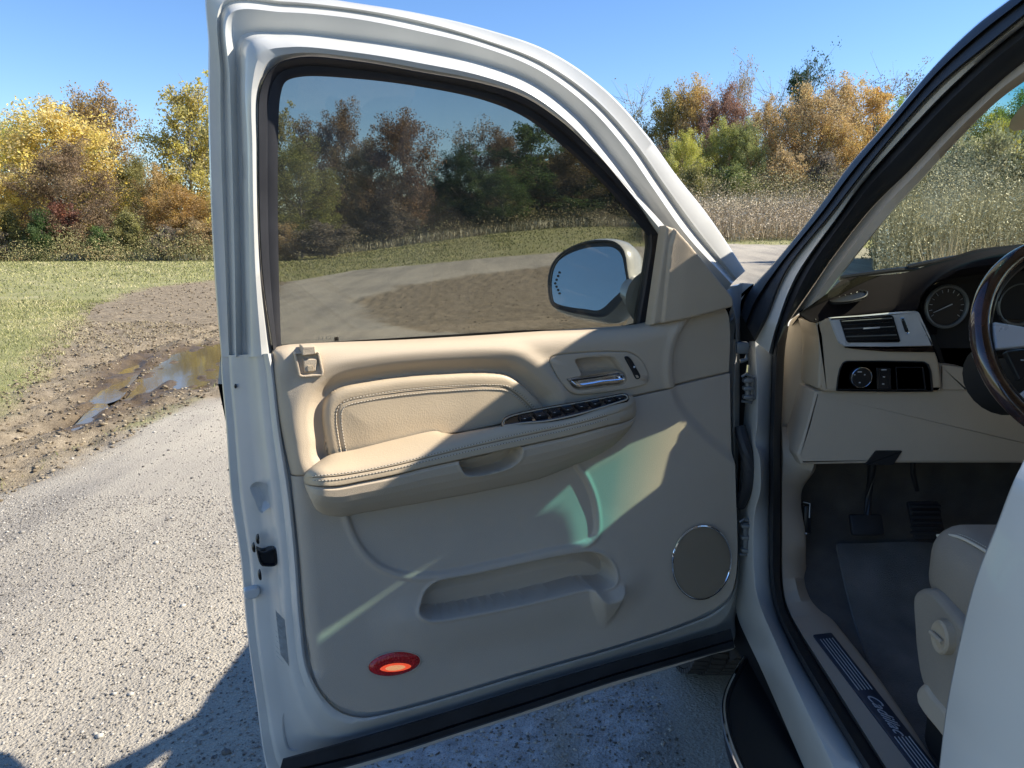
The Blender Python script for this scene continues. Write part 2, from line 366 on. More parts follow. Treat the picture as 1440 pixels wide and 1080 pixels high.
    gf = noise(28, 6, (1, 1, 1)); gc2 = mix(.45, gc.outputs[0], ramp(gf.outputs[0], [(.35, (.10, .13, .04)), (.65, (.36, .34, .16))]).outputs[0])
    c = mix(sp.outputs[0], g3, gc2); c = mix(sp.outputs[1], c, mc2)
    wetc = t.nodes.new('ShaderNodeMix'); wetc.data_type = 'RGBA'; wetc.blend_type = 'MULTIPLY'; L(sp.outputs[2], wetc.inputs[0]); L(c, wetc.inputs[6]); wetc.inputs[7].default_value = (.5, .44, .36, 1)
    L(wetc.outputs[2], b.inputs['Base Color'])
    rg = t.nodes.new('ShaderNodeMapRange'); L(sp.outputs[2], rg.inputs[0]); rg.inputs[3].default_value = .92; rg.inputs[4].default_value = .35; L(rg.outputs[0], b.inputs['Roughness'])
    b.inputs['Specular IOR Level'].default_value = .25
    add = t.nodes.new('ShaderNodeMath'); add.operation = 'ADD'; L(vo.outputs['Distance'], add.inputs[0]); L(n1.outputs[0], add.inputs[1])
    ad2 = t.nodes.new('ShaderNodeMath'); ad2.operation = 'ADD'; L(add.outputs[0], ad2.inputs[0]); L(nf.outputs[0], ad2.inputs[1])
    bp = t.nodes.new('ShaderNodeBump'); bp.inputs['Strength'].default_value = .6; bp.inputs['Distance'].default_value = .012; L(ad2.outputs[0], bp.inputs['Height']); L(bp.outputs[0], b.inputs['Normal'])
    return m
me = fast('ground', np.stack([x, y, z], 1), q, ground_mat(), smooth=True, attr=at)
go = bpy.data.objects.new('ground', me); COL.objects.link(go); go['kind'] = 'structure'
# puddles
def water_mat():
    m = bpy.data.materials.new('muddy_water'); m.use_nodes = True; t = m.node_tree; b = t.nodes['Principled BSDF']
    b.inputs['Base Color'].default_value = (.12, .09, .045, 1); b.inputs['Roughness'].default_value = .06; b.inputs['IOR'].default_value = 1.33
    b.inputs['Specular IOR Level'].default_value = .9
    n = t.nodes.new('ShaderNodeTexNoise'); n.inputs['Scale'].default_value = 5; bp = t.nodes.new('ShaderNodeBump'); bp.inputs['Strength'].default_value = .05; bp.inputs['Distance'].default_value = .02
    t.links.new(n.outputs[0], bp.inputs['Height']); t.links.new(bp.outputs[0], b.inputs['Normal']); return m
WM = water_mat()
for i, p_ in enumerate(PUD):
    c = p_.mean(0); big = c + (p_ - c) * 1.16; o3 = np.c_[cat(big, 60, True), np.full(60, -.040)]
    v = np.vstack([o3, [*c, -.034]]); f = [(j, (j + 1) % 60, 60) for j in range(60)]
    W('puddle', v, f, WM, kind='structure')
# stones
def stones(N, xr, yr, smin, smax, sel=None, pw=2.2, flat=.6):
    x = rng.uniform(*xr, N); y = rng.uniform(*yr, N)
    if sel is not None: k = sel(x, y); x, y = x[k], y[k]
    N = len(x); s = smin + (smax - smin) * rng.random(N) ** pw
    base = np.array([(1, 0, 0), (-1, 0, 0), (0, 1, 0), (0, -1, 0), (0, 0, 1), (0, 0, -1), (.65, .65, .5), (-.6, .6, .55), (.6, -.65, .5), (-.65, -.6, .45)], float)
    F8 = np.array([(0, 6, 4), (0, 4, 8), (6, 2, 4), (2, 7, 4), (7, 1, 4), (1, 9, 4), (9, 3, 4), (3, 8, 4), (0, 2, 6), (2, 1, 7), (1, 3, 9), (3, 0, 8), (2, 0, 5), (1, 2, 5), (3, 1, 5), (0, 3, 5)])
    b = base[None] * (1 + rng.uniform(-.28, .28, (N, 10, 1))) * s[:, None, None] * np.array([1, .8, flat]) * (1 + rng.uniform(-.2, .2, (N, 1, 3)))
    a = rng.uniform(0, 6.28, N); ca, sa = np.cos(a)[:, None], np.sin(a)[:, None]
    V = np.stack([b[..., 0] * ca - b[..., 1] * sa + x[:, None], b[..., 0] * sa + b[..., 1] * ca + y[:, None], b[..., 2] + (Tz(x, y) + s * .15)[:, None]], -1)
    Fc = (F8[None] + (np.arange(N) * 10)[:, None, None]).reshape(-1, 3)
    t = np.repeat(rng.uniform(.0, 1, N), 10); at = np.stack([t, t, t, np.ones_like(t)], 1)
    return V.reshape(-1, 3), Fc, at
def tintmat(name, stops, rough=.9, trans=0):
    m = bpy.data.materials.new(name); m.use_nodes = True; t = m.node_tree; b = t.nodes['Principled BSDF']
    a = t.nodes.new('ShaderNodeAttribute'); a.attribute_name = 'tint'; r = t.nodes.new('ShaderNodeValToRGB'); r.color_ramp.elements.remove(r.color_ramp.elements[1])
    for i, (p, c) in enumerate(stops):
        e = r.color_ramp.elements[0] if i == 0 else r.color_ramp.elements.new(p); e.position = p; e.color = (*c, 1)
    t.links.new(a.outputs['Fac'], r.inputs[0]); t.links.new(r.outputs[0], b.inputs['Base Color']); b.inputs['Roughness'].default_value = rough; b.inputs['Specular IOR Level'].default_value = .2
    return m
STM = tintmat('limestone_chips', [(0, (.09, .083, .075)), (.3, (.21, .192, .165)), (.7, (.33, .305, .265)), (1, (.50, .465, .40))])
def onroad(x, y): return (sdf(np.stack([x, y], 1), GRAVEL) < -.03) & ~((x > .5) & (y < 4))
CL_ = tintmat('mud_clods', [(0, (.07, .052, .033)), (.5, (.18, .14, .09)), (1, (.36, .30, .21))])
def inclod(x, y): return (sdf(np.stack([x, y], 1), MUD[0]) < .1) & (np.minimum.reduce([sdf(np.stack([x, y], 1), p_) for p_ in PUD]) > .02)
V, Fc, at = stones(16000, (-16, -2.5), (12, 30), .006, .035, inclod, 2.6, .5); o = bpy.data.objects.new('mud_clods', fast('mud_clods', V, Fc, CL_, attr=at)); COL.objects.link(o); o['kind'] = 'stuff'; tag(o, 'rough dry dirt on the far half of the muddy verge', 'mud')
def inclod2(x, y): return (sdf(np.stack([x, y], 1), MUD[1]) < -.1) & (rng.random(len(x)) < .6)
V, Fc, at = stones(30000, (-5, 8), (6, 34), .004, .026, inclod2, 3, .35); o = bpy.data.objects.new('mud_clods', fast('mud_clods', V, Fc, CL_, attr=at)); COL.objects.link(o); o['kind'] = 'stuff'; tag(o, 'churned dirt beyond the gravel seen through the door window', 'mud')
V, Fc, at = stones(40000, (-9, -2.9), (2.5, 13), .004, .026, inclod, 3.4, .5); o = bpy.data.objects.new('mud_clods', fast('mud_clods', V, Fc, CL_, attr=at)); COL.objects.link(o); o['kind'] = 'stuff'; tag(o, 'churned brown mud clods round the puddles on the verge', 'mud')
for (N, xr, yr, a_, b_, pw) in ((90000, (-3.2, .9), (.9, 4.2), .0012, .0075, 3.0), (26000, (-6, 2), (3, 9), .002, .008, 2.4), (500, (-3.2, .6), (1.2, 8), .007, .016, 3)):
    V, Fc, at = stones(N, xr, yr, a_, b_, onroad, pw)
    me = fast('gravel_chips', V, Fc, STM, attr=at); o = bpy.data.objects.new('gravel_chips', me); COL.objects.link(o); o['kind'] = 'stuff'
    tag(o, 'loose pale limestone chips scattered over the gravel lane', 'gravel')
# a few stones big enough to single out
for (px, py, s, lab) in ((140, 1037, .015, 'pale angular stone lying alone near the bottom of the sunlit gravel'), (161, 978, .013, 'left one of two pale stones side by side on the gravel'), (184, 979, .012, 'right one of two pale stones side by side on the gravel'),
                        (235, 732, .010, 'small dark clod on the dusty sunlit track'), (201, 656, .012, 'dark clod on the dusty road beside the muddy edge'), (230, 640, .012, 'flat dark clod second along the dusty road edge')):
    gx_, gy_ = gp(px, py); V, Fc, at = stones(1, (gx_, gx_ + 1e-4), (gy_, gy_ + 1e-4), s, s * 1.01)
    at[:, :3] = .92 if 'pale' in lab else .0
    me = fast('stone', V - np.array([gx_, gy_, 0]), Fc, STM, attr=at); o = bpy.data.objects.new('stone', me); COL.objects.link(o); o.location = (gx_, gy_, 0); tag(o, lab, 'stone')
# mown grass, dead grass on the muddy verge
def blades(N, xr, yr, h0, h1, w0, sel, lean=.5, wscale=True):
    x = rng.uniform(*xr, N); y = rng.uniform(*yr, N); k = sel(x, y); x, y = x[k], y[k]; N = len(x)
    r = np.hypot(x, y); h = rng.uniform(h0, h1, N); wd = w0 * (np.clip(r / 6, 1, 8) if wscale else 1) * rng.uniform(.6, 1.4, N)
    a = rng.uniform(0, 6.28, N); la = rng.uniform(0, 6.28, N); ln = rng.uniform(0, lean, N) * h; zz = Tz(x, y) - .01
    dx, dy = np.cos(a) * wd / 2, np.sin(a) * wd / 2
    V = np.stack([np.stack([x - dx, y - dy, zz], 1), np.stack([x + dx, y + dy, zz], 1), np.stack([x + np.cos(la) * ln, y + np.sin(la) * ln, zz + h], 1)], 1).reshape(-1, 3)
    Fc = np.arange(N * 3).reshape(-1, 3); t = np.repeat(np.clip(rng.normal(.5, .25, N) + .3 * wob(x, y, .9, 4), 0, 1), 3)
    return V, Fc, np.stack([t, t, t, np.ones_like(t)], 1)
def ingrass(x, y):
    P = np.stack([x, y], 1); g = sdf(P, GRAVEL); m_ = np.minimum(sdf(P, MUD[0]), sdf(P, MUD[1])); return (g > .05) & (m_ > -.15)
def inmud(x, y):
    P = np.stack([x, y], 1); pdd = np.minimum.reduce([sdf(P, p_) for p_ in PUD]); return (sdf(P, MUD[0]) < .3) & (pdd > .15) & (rng.random(len(x)) < .25 + .75 * sst(-x, 4.2, 6.5)) & (wob(x, y, 3, 1) > -.3)
GM = tintmat('lawn_blades', [(0, (.12, .14, .045)), (.5, (.25, .25, .095)), (.8, (.38, .345, .16)), (1, (.54, .47, .28))])
DM = tintmat('straw_blades', [(0, (.16, .13, .07)), (.5, (.33, .27, .155)), (1, (.52, .45, .29))])
for nm, mm, sel, N, xr, yr, h0, h1, w0, lab in (
    ('lawn_grass', GM, ingrass, 150000, (-17, -3), (4, 17), .02, .055, .006, 'short green lawn grass rising left of the muddy verge'),
    ('lawn_grass', GM, ingrass, 60000, (-45, 0), (15, 48), .03, .09, .008, 'sunlit mown lawn in front of the left tree line'),
    ('lawn_grass', GM, ingrass, 30000, (-15, 22), (24, 75), .04, .12, .008, 'strip of lawn beyond the gravel seen through the door window'),
    ('dry_grass', DM, inmud, 60000, (-9, -2.9), (3, 13), .012, .05, .005, 'flattened straw and dead grass on the muddy verge')):
    V, Fc, at = blades(N, xr, yr, h0, h1, w0, sel, lean=1.2); me = fast(nm, V, Fc, mm, attr=at); o = bpy.data.objects.new(nm, me); COL.objects.link(o); o['kind'] = 'stuff'; tag(o, lab, 'grass')
# ============================================================ TREES
def leaf_mat():
    m = bpy.data.materials.new('autumn_leaves'); m.use_nodes = True; t = m.node_tree; t.nodes.clear(); L = t.links.new
    o = t.nodes.new('ShaderNodeOutputMaterial'); oi = t.nodes.new('ShaderNodeObjectInfo'); a = t.nodes.new('ShaderNodeAttribute'); a.attribute_name = 'tint'
    sp = t.nodes.new('ShaderNodeSeparateColor'); L(a.outputs['Color'], sp.inputs[0])
    hs = t.nodes.new('ShaderNodeHueSaturation'); L(oi.outputs['Color'], hs.inputs['Color'])
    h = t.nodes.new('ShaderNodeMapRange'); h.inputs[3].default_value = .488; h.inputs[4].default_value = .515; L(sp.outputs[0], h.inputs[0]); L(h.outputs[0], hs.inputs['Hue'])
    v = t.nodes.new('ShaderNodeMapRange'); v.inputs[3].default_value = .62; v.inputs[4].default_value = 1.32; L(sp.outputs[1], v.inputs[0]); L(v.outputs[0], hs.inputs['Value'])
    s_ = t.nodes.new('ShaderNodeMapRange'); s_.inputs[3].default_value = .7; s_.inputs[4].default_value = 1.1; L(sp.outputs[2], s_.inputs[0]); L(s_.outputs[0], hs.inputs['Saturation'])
    d = t.nodes.new('ShaderNodeBsdfDiffuse'); tr = t.nodes.new('ShaderNodeBsdfTranslucent'); mx = t.nodes.new('ShaderNodeMixShader'); mx.inputs[0].default_value = .38
    L(hs.outputs[0], d.inputs[0]); L(hs.outputs[0], tr.inputs[0]); L(d.outputs[0], mx.inputs[1]); L(tr.outputs[0], mx.inputs[2]); L(mx.outputs[0], o.inputs[0])
    return m
LEAF = leaf_mat(); BARK = mat('grey_bark', (.17, .15, .125), .9, bump=(40, .5, .02), var=(8, .35)); BARKP = mat('pale_bark', (.36, .33, .29), .9, var=(5, .35))
def proto(seed, rad=.36, z0=.1, nl=16, leaves=7000, ls=.016, clump=.055, env='round', bare=0., bark=BARK, tw=5):
    R = np.random.default_rng(seed); parts = []
    H = .93; tp = [(0, 0, -.03)]
    for i in range(1, 9): tp.append((R.normal(0, .008) + tp[-1][0], R.normal(0, .008) + tp[-1][1], H * i / 8 * .93))
    tp = np.array(tp); parts.append(tube(tp, np.linspace(.016, .003, 9), 6))
    ends = []
    def envr(t):
        if env == 'round': return rad * math.sqrt(max(0, 1 - (2 * t - .95) ** 2 * .98)) + .02
        if env == 'tall': return rad * (.35 + .65 * math.sin(math.pi * min(1, t * .8 + .12)))
        if env == 'cone': return rad * (1.05 - t) * 1.1
        return rad * (.75 + .3 * math.sin(t * 9 + seed)) * math.sqrt(max(.05, 1 - t ** 3))
    for i in range(nl):
        t = (i + R.random()) / nl; zb = z0 + (H - z0) * t * .8; k = int(zb / H * 8); b = tp[min(k + 1, 8)] * 1.0; b = np.array([b[0], b[1], zb])
        a = i * 2.4 + R.normal(0, .4); tt = min(1, t * .85 + R.uniform(.05, .3)); rr = envr(tt) * R.uniform(.65, 1.1); e = np.array([math.cos(a) * rr, math.sin(a) * rr, z0 + (1 - z0) * tt])
        mid = (b + e) / 2 + R.normal(0, .02, 3) - [0, 0, .02]; pth = cat([b, mid, e], 7); r0 = .007 * (1 - .6 * t)
        parts.append(tube(pth, np.linspace(r0, .0012, 7), 4, False)); ends += [pth[4], pth[5], pth[6]]
        for j in range(tw):
            s = pth[R.integers(2, 6)]; q = s + R.normal(0, 1, 3) * np.array([.09, .09, .06]) + (e - b) * .18 + [0, 0, .02]
            parts.append(tube([s, (s + q) / 2 + R.normal(0, .008, 3), q], [.0022, .0015, .0007], 3, False)); ends += [q, (s + q) / 2]
    ends.append(tp[-1]); ends = np.array(ends)
    tv, tf = merge(parts)
    n = int(leaves * (1 - bare)); ci = R.integers(0, len(ends), n); cr = clump * R.uniform(.5, 1.3, len(ends))
    cut = R.random(len(ends)) < .12; n0 = R.normal(0, 1, (n, 3)); n0 /= np.linalg.norm(n0, axis=1)[:, None]
    P = ends[ci] + n0 * (R.random(n) ** .45 * cr[ci])[:, None] * [1.15, 1.15, .85]; P = P[~cut[ci]]; ci = ci[~cut[ci]]; n = len(P); P[:, 2] = np.maximum(P[:, 2], .01)
    a = R.normal(0, 1, (n, 3)); a[:, 2] *= .6; a /= np.linalg.norm(a, axis=1)[:, None]; b = np.cross(a, R.normal(0, 1, (n, 3))); b /= np.linalg.norm(b, axis=1)[:, None]
    s = ls * R.uniform(.5, 1.25, n)[:, None]
    V = np.stack([P - a * s, P + b * s * .5, P + a * s, P - b * s * .5], 1).reshape(-1, 3); Fc = np.arange(n * 4).reshape(-1, 4)
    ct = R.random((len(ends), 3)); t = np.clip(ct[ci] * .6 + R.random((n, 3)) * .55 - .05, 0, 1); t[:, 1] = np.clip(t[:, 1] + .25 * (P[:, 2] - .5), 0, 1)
    at = np.repeat(np.c_[t, np.ones(n)], 4, 0)
    tm = bpy.data.meshes.new('trunk'); tm.from_pydata(tv.tolist(), [], [list(map(int, f)) for f in tf]); tm.materials.append(bark); tm.update()
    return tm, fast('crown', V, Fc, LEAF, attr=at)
PR = dict(round=[proto(1, .42, .08, 34, 42000, .0095, clump=.08), proto(2, .44, .06, 34, 36000, .0105, clump=.08), proto(3, .38, .1, 32, 34000, .0105, clump=.078)],
          tall=[proto(4, .24, .10, 26, 17000, .0115, env='tall', clump=.06), proto(5, .28, .08, 26, 18000, .0115, env='tall', clump=.065)],
          thin=[proto(6, .22, .2, 16, 5200, .010, env='tall', clump=.05, bark=BARKP, tw=9), proto(7, .26, .15, 18, 6000, .010, env='tall', clump=.06, bark=BARKP, tw=9)],
          bush=[proto(8, .55, .02, 24, 13000, .024, env='bush', clump=.12), proto(9, .6, .02, 24, 13000, .024, env='bush', clump=.12)],
          bare=[proto(10, .24, .2, 18, 350, .010, env='tall', bark=BARKP, tw=12), proto(12, .3, .15, 22, 600, .012, env='bush', bark=BARKP, tw=12)])
RADS = dict(round=.42, tall=.26, thin=.24, bush=.57, bare=.26)
Yl = (.66, .50, .13); YG = (.46, .43, .10); OL = (.27, .25, .09); GR = (.10, .15, .05); DG = (.05, .085, .04); BR = (.24, .165, .095); RD = (.23, .10, .065); OR = (.50, .34, .12); TN = (.43, .31, .15); LG = (.34, .42, .07); GB = (.24, .2, .15)
def plant(px, top, wpx, kind, col, Yd, cat_, label, group=None, seedr=None, base=0.0):
    i = plant.n; plant.n += 1
    X_ = (px - 720) / F_PX * Yd * 1.01; zb = float(Tz([X_], [Yd])[0]); zt = 1.5 + slope(top) * Yd; h = max(zt - zb, .8); wd = wpx / F_PX * Yd / 2
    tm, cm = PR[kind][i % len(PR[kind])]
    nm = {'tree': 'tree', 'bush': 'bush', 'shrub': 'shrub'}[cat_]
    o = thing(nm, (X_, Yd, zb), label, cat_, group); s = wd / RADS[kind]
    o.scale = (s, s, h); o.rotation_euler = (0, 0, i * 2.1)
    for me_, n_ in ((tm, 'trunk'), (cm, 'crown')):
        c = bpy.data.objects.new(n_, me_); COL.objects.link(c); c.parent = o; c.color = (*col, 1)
plant.n = 0
GL, GW, GRR = 'trees of the left tree line', 'trees seen through the door window', 'trees behind the weed field on the right'
TL = [
 (8, 218, 95, 'round', Yl, 46, 'tree', 'yellow tree cut by the left frame edge, lowest of the yellow crowns', GL),
 (105, 143, 175, 'round', Yl, 54, 'tree', 'broadest yellow maple crown, standing behind the reddish brown tree', GL),
 (62, 172, 110, 'round', YG, 58, 'tree', 'yellow green crown at the left shoulder of the broadest yellow maple', GL),
 (122, 208, 118, 'round', BR, 47, 'tree', 'reddish brown tree in front of the broadest yellow maple', GL),
 (104, 285, 60, 'bush', RD, 45.5, 'shrub', 'dark red shrub at the foot of the reddish brown tree', None),
 (168, 134, 118, 'round', (.33, .22, .085), 61, 'tree', 'tallest olive brown crown between the yellow maple and the gap of sky', GL),
 (214, 225, 75, 'round', OL, 60, 'tree', 'low olive crown under the gap of sky left of the door', GL),
 (240, 232, 58, 'round', OR, 50, 'tree', 'orange tinted tree just below the gap of sky left of the door', GL),
 (284, 128, 92, 'tall', (.46, .38, .10), 52, 'tree', 'tall yellow green tree touching the rear edge of the open door', GL),
 (318, 165, 110, 'round', OL, 56, 'tree', 'olive tree mostly hidden behind the rear edge of the door', GL),
 (268, 262, 90, 'round', (.40, .24, .07), 48, 'tree', 'golden brown low tree against the rear edge of the door', GL),
 (78, 300, 46, 'bush', GR, 44.5, 'bush', 'dark green bush at the lawn edge, left of the dark red shrub', None),
 (30, 300, 70, 'bush', OL, 45.5, 'bush', 'olive bush below the leftmost yellow tree', None),
 (155, 322, 46, 'bush', (.13, .19, .06), 44.5, 'bush', 'small bright green bush at the lawn edge below the tallest brown crown', None),
 (196, 300, 60, 'bush', OL, 45.5, 'bush', 'olive and tan bush at the lawn edge under the low olive crown', None),
 (248, 322, 56, 'bush', GB, 44.5, 'bush', 'greyish brown brush at the lawn edge under the orange tree', None),
 (292, 312, 60, 'bush', TN, 45, 'bush', 'tan brush at the lawn edge where it meets the door', None),
 (12, 330, 60, 'bush', GB, 44.2, 'bush', 'low grey brown brush at the left frame edge on the lawn', None),
 (-70, 190, 150, 'round', YG, 52, 'tree', 'yellow green tree outside the left frame edge', GL), (-180, 170, 150, 'round', OL, 54, 'tree', 'olive tree farthest left outside the frame', GL),
 # seen through the tinted window
 (398, 165, 70, 'tall', OL, 58, 'tree', 'olive tree at the left edge of the door window', GW),
 (432, 205, 112, 'round', (.24, .24, .07), 48, 'tree', 'rounded olive green tree at the lower left of the door window', GW),
 (462, 315, 90, 'bush', GB, 44, 'bush', 'grey brown brush pile at the lawn edge behind the door window', None),
 (410, 318, 60, 'bush', TN, 44, 'bush', 'tan brush at the left end of the lawn strip behind the door window', None),
 (495, 156, 82, 'round', BR, 62, 'tree', 'brown crown left of the tall pointed tree in the door window', GW),
 (450, 176, 60, 'tall', BR, 63, 'tree', 'thin brown treetop near the left of the door window', GW),
 (574, 166, 108, 'round', (.22, .14, .085), 55, 'tree', 'tall dark reddish tree with a broad pointed crown in the middle of the window', GW),
 (530, 205, 80, 'round', (.19, .16, .075), 57, 'tree', 'dull brown tree just left of the tall reddish tree', GW),
 (618, 250, 70, 'round', GR, 60, 'tree', 'low dark green tree below the dip of sky in the window', GW),
 (664, 168, 64, 'thin', GB, 66, 'tree', 'thin half bare tree right of the dip of sky in the window', GW),
 (650, 212, 76, 'round', DG, 58, 'tree', 'dark green crown right of the dip of sky in the window', GW),
 (700, 182, 86, 'round', BR, 66, 'tree', 'brown crown in the right half of the window', GW),
 (742, 176, 84, 'tall', GR, 60, 'tree', 'green tall crown in the right half of the window', GW),
 (706, 240, 80, 'round', GR, 55, 'tree', 'green leafy tree in front of the brown crown in the window', GW),
 (790, 200, 92, 'round', (.16, .12, .06), 62, 'tree', 'dull brown tree left of the mirror top in the window', GW),
 (836, 222, 90, 'round', GR, 64, 'tree', 'dark tree above the door mirror in the window', GW),
 (880, 250, 84, 'round', BR, 66, 'tree', 'rusty brown tree where the window meets the slanting frame', GW),
 (560, 290, 80, 'bush', GB, 53, 'bush', 'dark brush under the tall reddish tree in the window', None),
 (640, 290, 90, 'bush', DG, 56, 'bush', 'shadowy bush under the dip of sky in the window', None),
 (720, 285, 90, 'bush', OL, 58, 'bush', 'olive bush behind the small white sign', None),
 (800, 280, 90, 'bush', GR, 60, 'bush', 'green bush at the lawn edge above the mirror', None),
 (870, 282, 90, 'bush', GB, 62, 'bush', 'grey brush at the right end of the lawn strip in the window', None),
 # right of the door
 (884, 128, 70, 'bare', GB, 74, 'tree', 'bare grey treetop rising left of the orange crowns beside the door frame', GRR),
 (925, 128, 84, 'round', (.26, .22, .07), 70, 'tree', 'olive and gold crown beside the slanting door frame', GRR),
 (962, 118, 82, 'round', (.50, .34, .11), 68, 'tree', 'orange gold crown, second from the slanting door frame', GRR),
 (1003, 132, 84, 'round', (.30, .17, .12), 66, 'tree', 'purplish brown crown between two golden trees', GRR),
 (1028, 86, 34, 'thin', TN, 74, 'tree', 'slender tan treetop sticking up above the purplish brown crown', GRR),
 (1012, 98, 26, 'thin', GB, 76, 'tree', 'thin grey half bare treetop next to the slender tan one', GRR),
 (1070, 118, 60, 'bare', GB, 78, 'tree', 'bare grey branches between the slender tan top and the dark green tree', GRR),
 (1112, 80, 56, 'thin', DG, 72, 'tree', 'dark green treetop, highest point of the right tree line', GRR),
 (1098, 104, 46, 'tall', (.06, .09, .045), 74, 'tree', 'dark green shoulder just left of the highest treetop', GRR),
 (1058, 148, 62, 'round', OR, 64, 'tree', 'orange crown below the bare grey branches', GRR),
 (1108, 122, 104, 'round', (.50, .36, .17), 60, 'tree', 'large tan and gold tree with a visible grey trunk', GRR),
 (1160, 116, 86, 'round', (.52, .36, .15), 66, 'tree', 'sandy orange crown right of the large tan tree', GRR),
 (1205, 128, 62, 'tall', (.58, .38, .12), 61, 'tree', 'brightest orange tree, closest to the dark windshield pillar', GRR),
 (1212, 94, 56, 'bare', GB, 76, 'tree', 'bare grey crown above the brightest orange tree', GRR),
 (1250, 108, 60, 'thin', (.2, .16, .1), 74, 'tree', 'thin brown treetop touching the windshield pillar', GRR),
 (1275, 112, 50, 'thin', GR, 72, 'tree', 'thin green treetop half hidden by the windshield pillar', GRR),
 (1235, 140, 66, 'round', LG, 64, 'tree', 'lime green crown against the windshield pillar', GRR),
 (1160, 170, 80, 'round', OR, 58, 'tree', 'low orange tree right of the grey trunk', GRR),
 (952, 192, 62, 'round', (.50, .48, .10), 58, 'tree', 'bright lemon yellow low tree beside the slanting door frame', GRR),
 (1000, 168, 66, 'round', (.36, .36, .10), 60, 'tree', 'yellow green low tree behind the lemon yellow one', GRR),
 (1035, 176, 56, 'round', (.36, .37, .13), 59, 'tree', 'pale green low tree under the orange crown', GRR),
 (935, 205, 60, 'round', (.20, .15, .10), 62, 'tree', 'dull brown low tree against the door frame', GRR),
 (1085, 215, 70, 'bush', TN, 54, 'bush', 'tan bush left of the grey trunk behind the weeds', None),
 (1140, 222, 66, 'bush', GB, 53, 'bush', 'grey brown bush right of the grey trunk behind the weeds', None),
 (1020, 235, 80, 'bush', (.19, .22, .07), 52, 'bush', 'green bush at the top edge of the weed field', None),
 (965, 238, 60, 'bush', OL, 51, 'bush', 'olive bush at the left end of the weed field', None),
 (1195, 225, 60, 'bush', TN, 52, 'bush', 'sandy bush at the foot of the windshield pillar', None),
 # through the windshield
 (1330, 150, 100, 'round', (.24, .28, .07), 62, 'tree', 'green crown seen through the upper windshield', GRR),
 (1395, 130, 100, 'round', (.30, .34, .07), 58, 'tree', 'yellow green crown seen through the windshield at the right frame edge', GRR),
 (1450, 120, 100, 'round', (.18, .22, .07), 60, 'tree', 'green crown cut by the right frame edge', GRR),
 (1385, 172, 60, 'tall', (.52, .44, .07), 50, 'tree', 'small golden tree low in the windshield', GRR),
 (1550, 110, 160, 'round', OL, 60, 'tree', 'olive tree outside the right frame edge', GRR), (1700, 110, 180, 'round', TN, 60, 'tree', 'tan tree farthest right outside the frame', GRR),
]
for t_ in TL: plant(*t_)
def fluff(nm, sel, N, h0, h1, s0, mm, lab, cg):
    x, y = sel(N); z0 = Tz(x, y); top = h0 + (h1 - h0) * np.clip(.5 + .5 * wob(x, y, 1.1, 3) + rng.normal(0, .18, N), 0, 1.2); P = np.stack([x, y, z0 + top * rng.random(N) ** .6], 1)
    a = rng.normal(0, 1, (N, 3)); a /= np.linalg.norm(a, axis=1)[:, None]; b = np.cross(a, rng.normal(0, 1, (N, 3))); b /= np.linalg.norm(b, axis=1)[:, None]; s = s0 * rng.uniform(.4, 1.4, N)[:, None]
    V = np.stack([P - a * s, P + b * s * .35, P + a * s, P - b * s * .35], 1).reshape(-1, 3); t = np.repeat(np.clip(rng.normal(.5, .25, N) + .3 * wob(x, y, .6, 9), 0, 1), 4)
    o = bpy.data.objects.new(nm, fast(nm, V, np.arange(N * 4).reshape(-1, 4), mm, attr=np.stack([t, t, t, np.ones_like(t)], 1))); COL.objects.link(o); o['kind'] = 'stuff'; tag(o, lab, cg)
BK = [(1235, 222, 90, (.34, .31, .17)), (1270, 215, 90, (.38, .36, .2)), (1320, 205, 100, (.33, .33, .18)), (1370, 190, 100, (.40, .38, .22)), (1430, 185, 100, (.32, .32, .17)), (1500, 190, 120, OL)]
for i, (px, tp_, wd, c) in enumerate(BK):
    plant(px, tp_, wd, 'bush', c, 24 - i * .6, 'bush', ['leafy willow scrub farthest left in the windshield', 'tan green scrub second from the windshield pillar', 'dense scrub in the middle of the windshield view', 'tall pale scrub above the cluster hood', 'scrub at the right frame edge behind the steering wheel', 'scrub just outside the right frame edge'][i], 'scrub seen through the windshield')
# far woods as one mass behind everything, low
V = []; N = 60000
ang = rng.uniform(-1.0, 1.1, N); rr = rng.uniform(84, 100, N); xx, yy = np.sin(ang) * rr, np.cos(ang) * rr; zz = T0(xx, yy) + rng.random(N) * (5.0 + 1.2 * np.sin(ang * 23) + 1.0 * np.sin(ang * 51))
P = np.stack([xx, yy, zz], 1); a = rng.normal(0, 1, (N, 3)); a /= np.linalg.norm(a, axis=1)[:, None]; b = np.cross(a, rng.normal(0, 1, (N, 3))); b /= np.linalg.norm(b, axis=1)[:, None]
V = np.stack([P - a * .42, P + b * .3, P + a * .42, P - b * .3], 1).reshape(-1, 3); tt = rng.random((N, 3))
o = bpy.data.objects.new('far_woods', fast('far_woods', V, np.arange(N * 4).reshape(-1, 4), LEAF, attr=np.repeat(np.c_[tt, np.ones(N)], 4, 0))); COL.objects.link(o); o.color = (.2, .16, .08, 1); o['kind'] = 'stuff'; tag(o, 'distant brownish woods filling the gaps behind the tree lines', 'woods')
